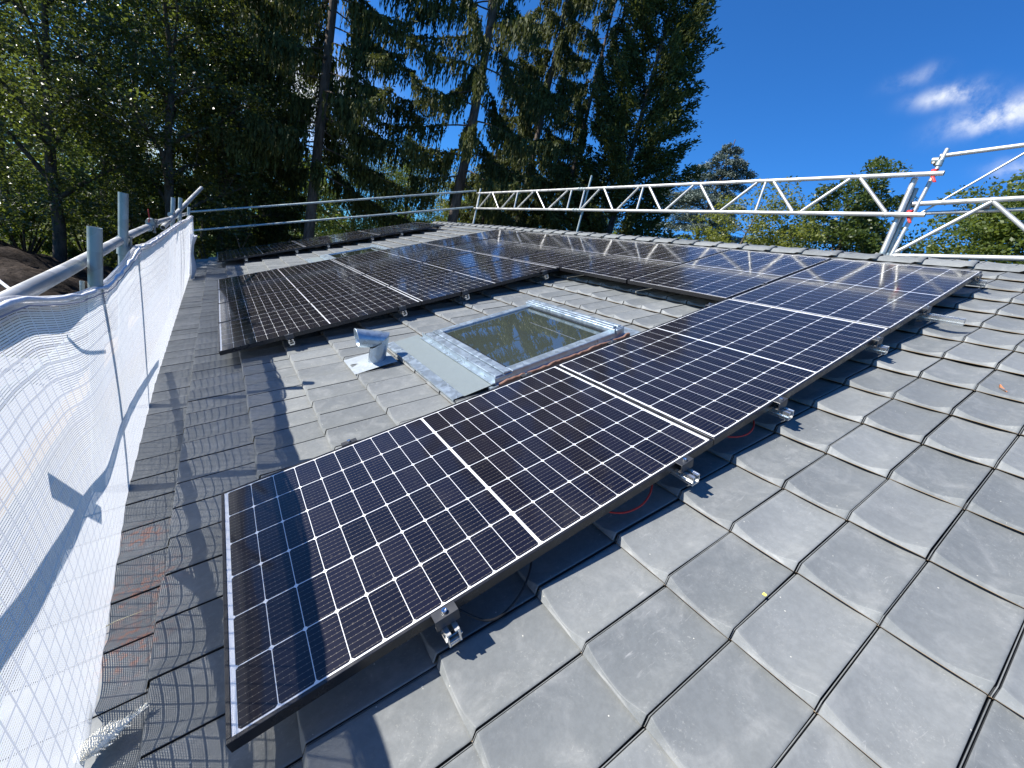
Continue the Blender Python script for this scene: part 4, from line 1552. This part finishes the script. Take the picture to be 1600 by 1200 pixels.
def spruce(base, height, rad, label, seed, lean=(0, 0), first=0.22, n_br=95, hang=0.8, dense=1.0, needle=None, trunk_r=0.26, bend=None, upright=False, taper=0.75, name='spruce_tree', side=None):
    rng = np.random.default_rng(seed)
    rg = random.Random(seed)
    root = empty(name, base)
    tb = MB()
    npt = 12
    pts = []
    for k in range(npt):
        t = k / (npt - 1)
        p = Vector((lean[0] * t, lean[1] * t, height * t - (0.1 if k == 0 else 0)))
        if bend:
            p.x += bend[0] * math.sin(t * math.pi * 1.6) * (1 - t)
            p.y += bend[1] * math.sin(t * math.pi * 1.6) * (1 - t)
        pts.append(p)
    tb.path(pts, [trunk_r * (1 - 0.93 * (k / (npt - 1))) for k in range(npt)], 10)
    Cs, Ds, Ss, Ls, Ws = [], [], [], [], []

    def emit(C, D, L, W_):
        n = len(C)
        S = unit(np.cross(D, rng.normal(size=(n, 3))))
        Cs.append(C); Ds.append(D); Ss.append(S); Ls.append(L); Ws.append(W_)
    for i in range(n_br):
        t = first + (0.985 - first) * (i + rg.uniform(-0.4, 0.4)) / n_br
        t = min(max(t, first * 0.8), 0.985)
        f = t * (npt - 1)
        k0 = min(int(f), npt - 2)
        p = pts[k0].lerp(pts[k0 + 1], f - k0)
        a = i * 2.399 + rg.uniform(-0.4, 0.4)
        prof = (1 - t) ** taper / (1 - first) ** taper
        reach = rad * max(0.10, prof) * rg.uniform(0.7, 1.12)
        if side is not None:
            reach *= 1 + side[1] * math.cos(a - side[0])
        if rg.random() < 0.10 and not upright:
            reach *= 0.5
        dirh = Vector((math.cos(a), math.sin(a), 0))
        B = []
        nb = 8
        for k in range(nb):
            s = k / (nb - 1)
            if upright:
                z = reach * (0.15 * s + 0.40 * s * s)
            else:
                z = reach * (-0.10 * s - 0.42 * s * s + 0.36 * s ** 3.2)
            B.append(p + dirh * (reach * s) + Vector((rg.gauss(0, 0.03), rg.gauss(0, 0.03), z)))
        r0 = max(0.012, 0.040 * (1 - t) + 0.010) * (trunk_r / 0.26)
        tb.path(B, [r0 * (1 - 0.85 * k / (nb - 1)) for k in range(nb)], 5)
        Bn = np.array([tuple(q) for q in B])
        seg = np.linspace(0, 1, nb)
        if not upright:
            m = max(8, int(reach * 46 * dense))
            s = rng.uniform(0.16, 1.0, m) ** 0.8
            C0 = np.stack([np.interp(s, seg, Bn[:, c]) for c in range(3)], 1)
            # short side twigs carrying the curtains
            sd = np.array([-dirh.y, dirh.x, 0.0])
            off = rng.normal(0, 0.22, m) * (0.35 + reach * 0.16) * (1.1 - 0.5 * s)
            C0 = C0 + sd[None, :] * off[:, None]
            C0[:, 2] -= np.abs(off) * 0.25
            L = hang * rng.uniform(0.25, 1.15, m) * (0.5 + 0.5 * np.sin(s * 3.0)) * (0.55 + 0.45 * min(1.0, reach / 1.6))
            # each curtain strand is a chain of small needle tufts
            nt = 5
            for q in range(nt):
                fz = (q + 0.5) / nt
                C = C0.copy()
                C[:, 2] -= L * fz
                C += rng.normal(0, 0.018, C.shape)
                D = unit(np.stack([rng.normal(0, 0.22, m), rng.normal(0, 0.22, m), -np.ones(m)], 1))
                emit(C, D, L / nt * 1.5, (0.075 + 0.03 * rng.uniform(size=m)) * (1.15 - 0.5 * fz))
            m2 = int(reach * 60 * dense)
            s = rng.uniform(0.25, 1.02, m2)
            C = np.stack([np.interp(s, seg, Bn[:, c]) for c in range(3)], 1) + rng.normal(0, 0.05, (m2, 3))
            D = unit(np.array([dirh.x, dirh.y, -0.2])[None, :] * 0.6 + rng.normal(0, 0.55, (m2, 3)))
            emit(C, D, rng.uniform(0.14, 0.30, m2), rng.uniform(0.05, 0.09, m2))
        else:
            m2 = int(reach * 330 * dense)
            s = rng.uniform(0.22, 1.04, m2) ** 0.75
            C = np.stack([np.interp(s, seg, Bn[:, c]) for c in range(3)], 1)
            lump = rng.integers(0, 14, m2)
            offs = rng.normal(0, 0.24, (14, 3)) * np.array([1, 1, 0.75])
            C = C + offs[lump] * (0.4 + 0.6 * s[:, None]) + rng.normal(0, 0.085, (m2, 3))
            D = unit(np.array([dirh.x, dirh.y, 0.35])[None, :] * 0.9 + rng.normal(0, 0.5, (m2, 3)))
            emit(C, D, rng.uniform(0.12, 0.27, m2), rng.uniform(0.05, 0.10, m2))
    tb.build('trunk', M['bark_spruce'], root)
    V, F = quads(np.concatenate(Cs), np.concatenate(Ds), np.concatenate(Ss), np.concatenate(Ls), np.concatenate(Ws))
    mesh_np('crown', V, F, needle or M['needle'], root)
    return tag(root, label, 'tree', 'conifers behind the house')


def cedar(base, height, rad, label, seed):
    rng = np.random.default_rng(seed)
    rg = random.Random(seed)
    root = empty('cedar_tree', base)
    tb = MB()
    pts = [Vector((0.25 * math.sin(k * 0.9), 0.2 * math.cos(k * 1.3), height * k / 8)) for k in range(9)]
    tb.path(pts, [0.30 * (1 - 0.9 * k / 8) for k in range(9)], 9)
    C, D, L, Wd = [], [], [], []
    for i in range(70):
        t = 0.25 + 0.74 * i / 70
        f = t * 8
        k0 = min(int(f), 7)
        p = pts[k0].lerp(pts[k0 + 1], f - k0)
        a = i * 2.399
        reach = rad * min(1.0, (1.0 - t) ** 0.75 * 1.5 + 0.05) * rg.uniform(0.3, 1.2)
        d = Vector((math.cos(a), math.sin(a), 0))
        q = p + d * reach + Vector((0, 0, reach * rg.uniform(-0.34, 0.16)))
        mid = p.lerp(q, 0.5) + Vector((0, 0, reach * 0.14))
        tb.path([p, mid, q], [0.06 * (1.1 - t), 0.035 * (1.1 - t), 0.01], 5)
        n = int(reach * 560)
        s = rng.uniform(0.25, 1.08, n)
        P_ = np.array(p)[None] * ((1 - s) ** 2)[:, None] + np.array(mid)[None] * (2 * s * (1 - s))[:, None] + np.array(q)[None] * (s ** 2)[:, None]
        w_ = 0.16 + 0.42 * reach * (1 - np.abs(s - 0.6))
        side = np.array([-d.y, d.x, 0])
        o_ = rng.normal(0, 0.5, n)
        P_ = P_ + side[None] * (o_ * w_)[:, None] + rng.normal(0, 0.05, (n, 3))
        P_[:, 2] -= 0.25 * np.abs(o_) * w_ + rng.uniform(0, 0.38, n) * (s > 0.45)
        C.append(P_)
        D.append(unit(np.array([d.x, d.y, -0.15])[None] + rng.normal(0, 0.6, (n, 3)) * np.array([1, 1, 0.5])))
        L.append(rng.uniform(0.12, 0.26, n))
        Wd.append(rng.uniform(0.05, 0.10, n))
    tb.build('trunk', M['bark_spruce'], root)
    C, D = np.concatenate(C), np.concatenate(D)
    S = unit(np.cross(D, rng.normal(size=D.shape) * 0.6 + np.array([0, 0, 1.0])))
    V, F = quads(C, D, S, np.concatenate(L), np.concatenate(Wd))
    mesh_np('crown', V, F, M['cedar'], root)
    return tag(root, label, 'tree')


def bush(base, rad, height, label, leafm, leaf, n, seed):
    rng = np.random.default_rng(seed)
    rg = random.Random(seed)
    root = empty('shrub', base)
    tb = MB()
    for i in range(9):
        a = i * 0.7
        q = Vector((math.cos(a) * rad * 0.6, math.sin(a) * rad * 0.6, height * rg.uniform(0.5, 0.85)))
        tb.path([Vector((0, 0, -0.05)), q * 0.5 + Vector((0, 0, 0.2)), q], [0.05, 0.03, 0.01], 5)
    tb.build('stem', M['bark_broad'], root)
    nc = 34
    U = unit(rng.normal(size=(nc, 3)))
    U[:, 2] = np.abs(U[:, 2])
    R_ = rng.uniform(0.35, 1.0, nc)[:, None]
    Cc = U * R_ * np.array([rad, rad, height * 0.92])
    which = rng.integers(0, nc, n)
    r = rng.uniform(0.25, 0.6, nc)[which] * (0.35 + 0.25 * rad)
    d = unit(rng.normal(size=(n, 3))) * (rng.uniform(0, 1, n) ** 0.5 * r)[:, None]
    C = Cc[which] + d
    C[:, 2] = np.maximum(C[:, 2], 0.05)
    V, F = leaves_at(C, leaf, rng)
    mesh_np('foliage', V, F, leafm, root)
    return tag(root, label, 'shrub', 'shrubs under the trees')


# conifers in the middle
spruce(az(9.0, 23), 34, 5.2, 'tall spruce with bare dark trunk and hanging curtains, leftmost of the big spruces', 11, first=0.20, n_br=120, hang=1.1, dense=1.1)
spruce(az(24.3, 21), 33, 4.9, 'spruce with pale bent trunk rising behind the truss left end', 12, first=0.24, n_br=92, hang=1.0, dense=0.95, bend=(0.5, 0.2), trunk_r=0.28, lean=(0.5, -0.2))
spruce(az(33.5, 27), 29, 4.0, 'shaggy spruce behind the pale bent trunk, third spruce from the left', 13, first=0.10, n_br=135, hang=1.1, dense=1.15)
spruce(az(38.8, 24), 24, 2.9, 'slender open spruce left of the dense fir', 14, first=0.24, n_br=80, hang=0.8, dense=0.85, trunk_r=0.17)
spruce(az(45.2, 23), 21.5, 3.3, 'dense upright fir standing against the blue sky, rightmost big conifer', 15, first=0.14, n_br=150, dense=0.85, needle=M['needle2'], upright=True, taper=0.38, name='fir_tree', trunk_r=0.24)
spruce(az(2.5, 29), 22, 4.2, 'dark spruce half merged with the left broadleaf trees', 16, first=0.12, n_br=105, hang=1.0, dense=1.1)
spruce(az(29.0, 33), 17, 3.2, 'distant spruce in the gap behind the bent trunk', 17, first=0.06, n_br=95, hang=0.7, dense=1.1)
cedar(az(56.0, 40), 18.8, 6.2, 'blue green cedar with flat tiers right of the dense fir', 21)

# broadleaf wood on the left
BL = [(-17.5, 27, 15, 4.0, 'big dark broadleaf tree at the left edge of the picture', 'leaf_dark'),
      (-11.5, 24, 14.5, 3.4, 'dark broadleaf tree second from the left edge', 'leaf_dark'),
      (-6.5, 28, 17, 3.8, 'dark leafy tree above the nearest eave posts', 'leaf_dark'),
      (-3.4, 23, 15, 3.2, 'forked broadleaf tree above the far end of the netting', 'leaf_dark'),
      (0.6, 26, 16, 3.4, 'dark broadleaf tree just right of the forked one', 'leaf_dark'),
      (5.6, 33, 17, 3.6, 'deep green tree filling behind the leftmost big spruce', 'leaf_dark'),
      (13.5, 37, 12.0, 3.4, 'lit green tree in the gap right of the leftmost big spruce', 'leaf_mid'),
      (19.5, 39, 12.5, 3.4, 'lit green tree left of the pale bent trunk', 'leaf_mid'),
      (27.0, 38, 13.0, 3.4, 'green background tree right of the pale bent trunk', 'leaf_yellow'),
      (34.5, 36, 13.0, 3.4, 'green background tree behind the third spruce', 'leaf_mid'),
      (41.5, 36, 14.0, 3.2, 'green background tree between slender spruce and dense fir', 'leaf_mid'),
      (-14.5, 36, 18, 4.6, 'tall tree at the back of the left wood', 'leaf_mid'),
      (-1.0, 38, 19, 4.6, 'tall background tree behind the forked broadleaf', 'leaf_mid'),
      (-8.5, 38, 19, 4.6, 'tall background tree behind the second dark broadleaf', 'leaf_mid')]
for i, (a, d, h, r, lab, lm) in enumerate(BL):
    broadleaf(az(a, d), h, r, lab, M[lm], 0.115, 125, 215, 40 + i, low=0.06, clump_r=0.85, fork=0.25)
# sunlit trees on the right
broadleaf(az(60.9, 18), 10.4, 1.6, 'thin airy yellow green tree behind the truss', M['leaf_yellow'], 0.10, 50, 85, 61, low=0.30, clump_r=0.38, sparse=0.75, trunk_r=0.12, fork=0.25)
broadleaf(az(64.0, 17.5), 9.7, 1.3, 'light green loose tree left of the round dark crown', M['leaf_yellow'], 0.10, 54, 90, 62, low=0.25, clump_r=0.38, trunk_r=0.12)
broadleaf(az(69.2, 20), 11.4, 2.0, 'round dark green tree behind the truss right end', M['leaf_deep'], 0.115, 130, 190, 63, low=0.15, clump_r=0.52)
broadleaf(az(80.6, 22), 12.3, 2.3, 'full green tree at the right edge, left one of the pair', M['leaf_mid'], 0.12, 140, 180, 64, low=0.1, clump_r=0.58)
broadleaf(az(84.8, 21), 12.0, 2.4, 'full green tree cut by the right picture edge', M['leaf_mid'], 0.12, 140, 180, 65, low=0.1, clump_r=0.58)
broadleaf(az(57.2, 18), 8.5, 1.3, 'yellow green bushy crown peeping over the ridge below the cedar', M['leaf_yellow'], 0.10, 54, 100, 66, low=0.2, clump_r=0.38, trunk_r=0.12)
# the tree left of the frame that shades the far roof corner
broadleaf(Vector((-7.2, 15.9, GZ)), 12.6, 1.9, 'tree just outside the left edge shading the far roof corner', M['leaf_dark'], 0.15, 70, 150, 67, low=0.35, clump_r=0.7)

# understorey
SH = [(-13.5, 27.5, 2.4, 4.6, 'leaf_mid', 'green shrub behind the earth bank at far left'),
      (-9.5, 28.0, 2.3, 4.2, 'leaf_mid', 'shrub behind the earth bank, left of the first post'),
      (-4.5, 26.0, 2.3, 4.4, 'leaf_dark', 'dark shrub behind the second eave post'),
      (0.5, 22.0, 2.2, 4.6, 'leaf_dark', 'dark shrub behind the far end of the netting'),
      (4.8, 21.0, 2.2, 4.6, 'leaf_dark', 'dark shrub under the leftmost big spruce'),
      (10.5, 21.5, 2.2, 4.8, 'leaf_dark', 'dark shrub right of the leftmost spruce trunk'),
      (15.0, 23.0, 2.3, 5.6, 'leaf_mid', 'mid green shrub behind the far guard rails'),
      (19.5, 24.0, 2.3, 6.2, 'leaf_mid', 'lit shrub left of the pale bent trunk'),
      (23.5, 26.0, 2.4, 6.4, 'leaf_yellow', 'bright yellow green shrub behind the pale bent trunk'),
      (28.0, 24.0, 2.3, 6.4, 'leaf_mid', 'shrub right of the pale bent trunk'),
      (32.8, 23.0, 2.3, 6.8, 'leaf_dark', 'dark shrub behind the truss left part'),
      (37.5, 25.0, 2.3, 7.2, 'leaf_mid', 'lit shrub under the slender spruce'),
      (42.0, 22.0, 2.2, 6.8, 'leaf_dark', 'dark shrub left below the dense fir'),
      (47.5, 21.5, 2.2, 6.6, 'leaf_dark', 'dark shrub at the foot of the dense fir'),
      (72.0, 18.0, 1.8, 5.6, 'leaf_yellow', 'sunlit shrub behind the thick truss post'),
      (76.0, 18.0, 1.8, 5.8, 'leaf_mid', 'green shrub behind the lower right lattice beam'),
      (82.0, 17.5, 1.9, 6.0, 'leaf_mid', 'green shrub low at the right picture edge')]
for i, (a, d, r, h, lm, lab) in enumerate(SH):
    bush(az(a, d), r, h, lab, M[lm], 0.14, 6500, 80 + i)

# far wood that closes the horizon
rng = np.random.default_rng(99)
n = 52000
aa = np.radians(rng.uniform(-40, 110, n))
dd = rng.uniform(55, 75, n)
hh = 6.0 + 3.0 * np.sin(aa * 17) + 2.0 * np.sin(aa * 41 + 1)
hz = np.abs(rng.uniform(0, 1, n)) ** 0.8 * (hh + 3.2)
C = np.stack([CAM.x + dd * np.sin(aa), CAM.y + dd * np.cos(aa), GZ + hz], 1)
V, F = leaves_at(C, 0.75, rng)
fw = mesh_np('far_wood', V, F, M['leaf_mid'])
tag(fw, kind='stuff')
tag(fw, 'far belt of green woodland closing the horizon', 'wood')
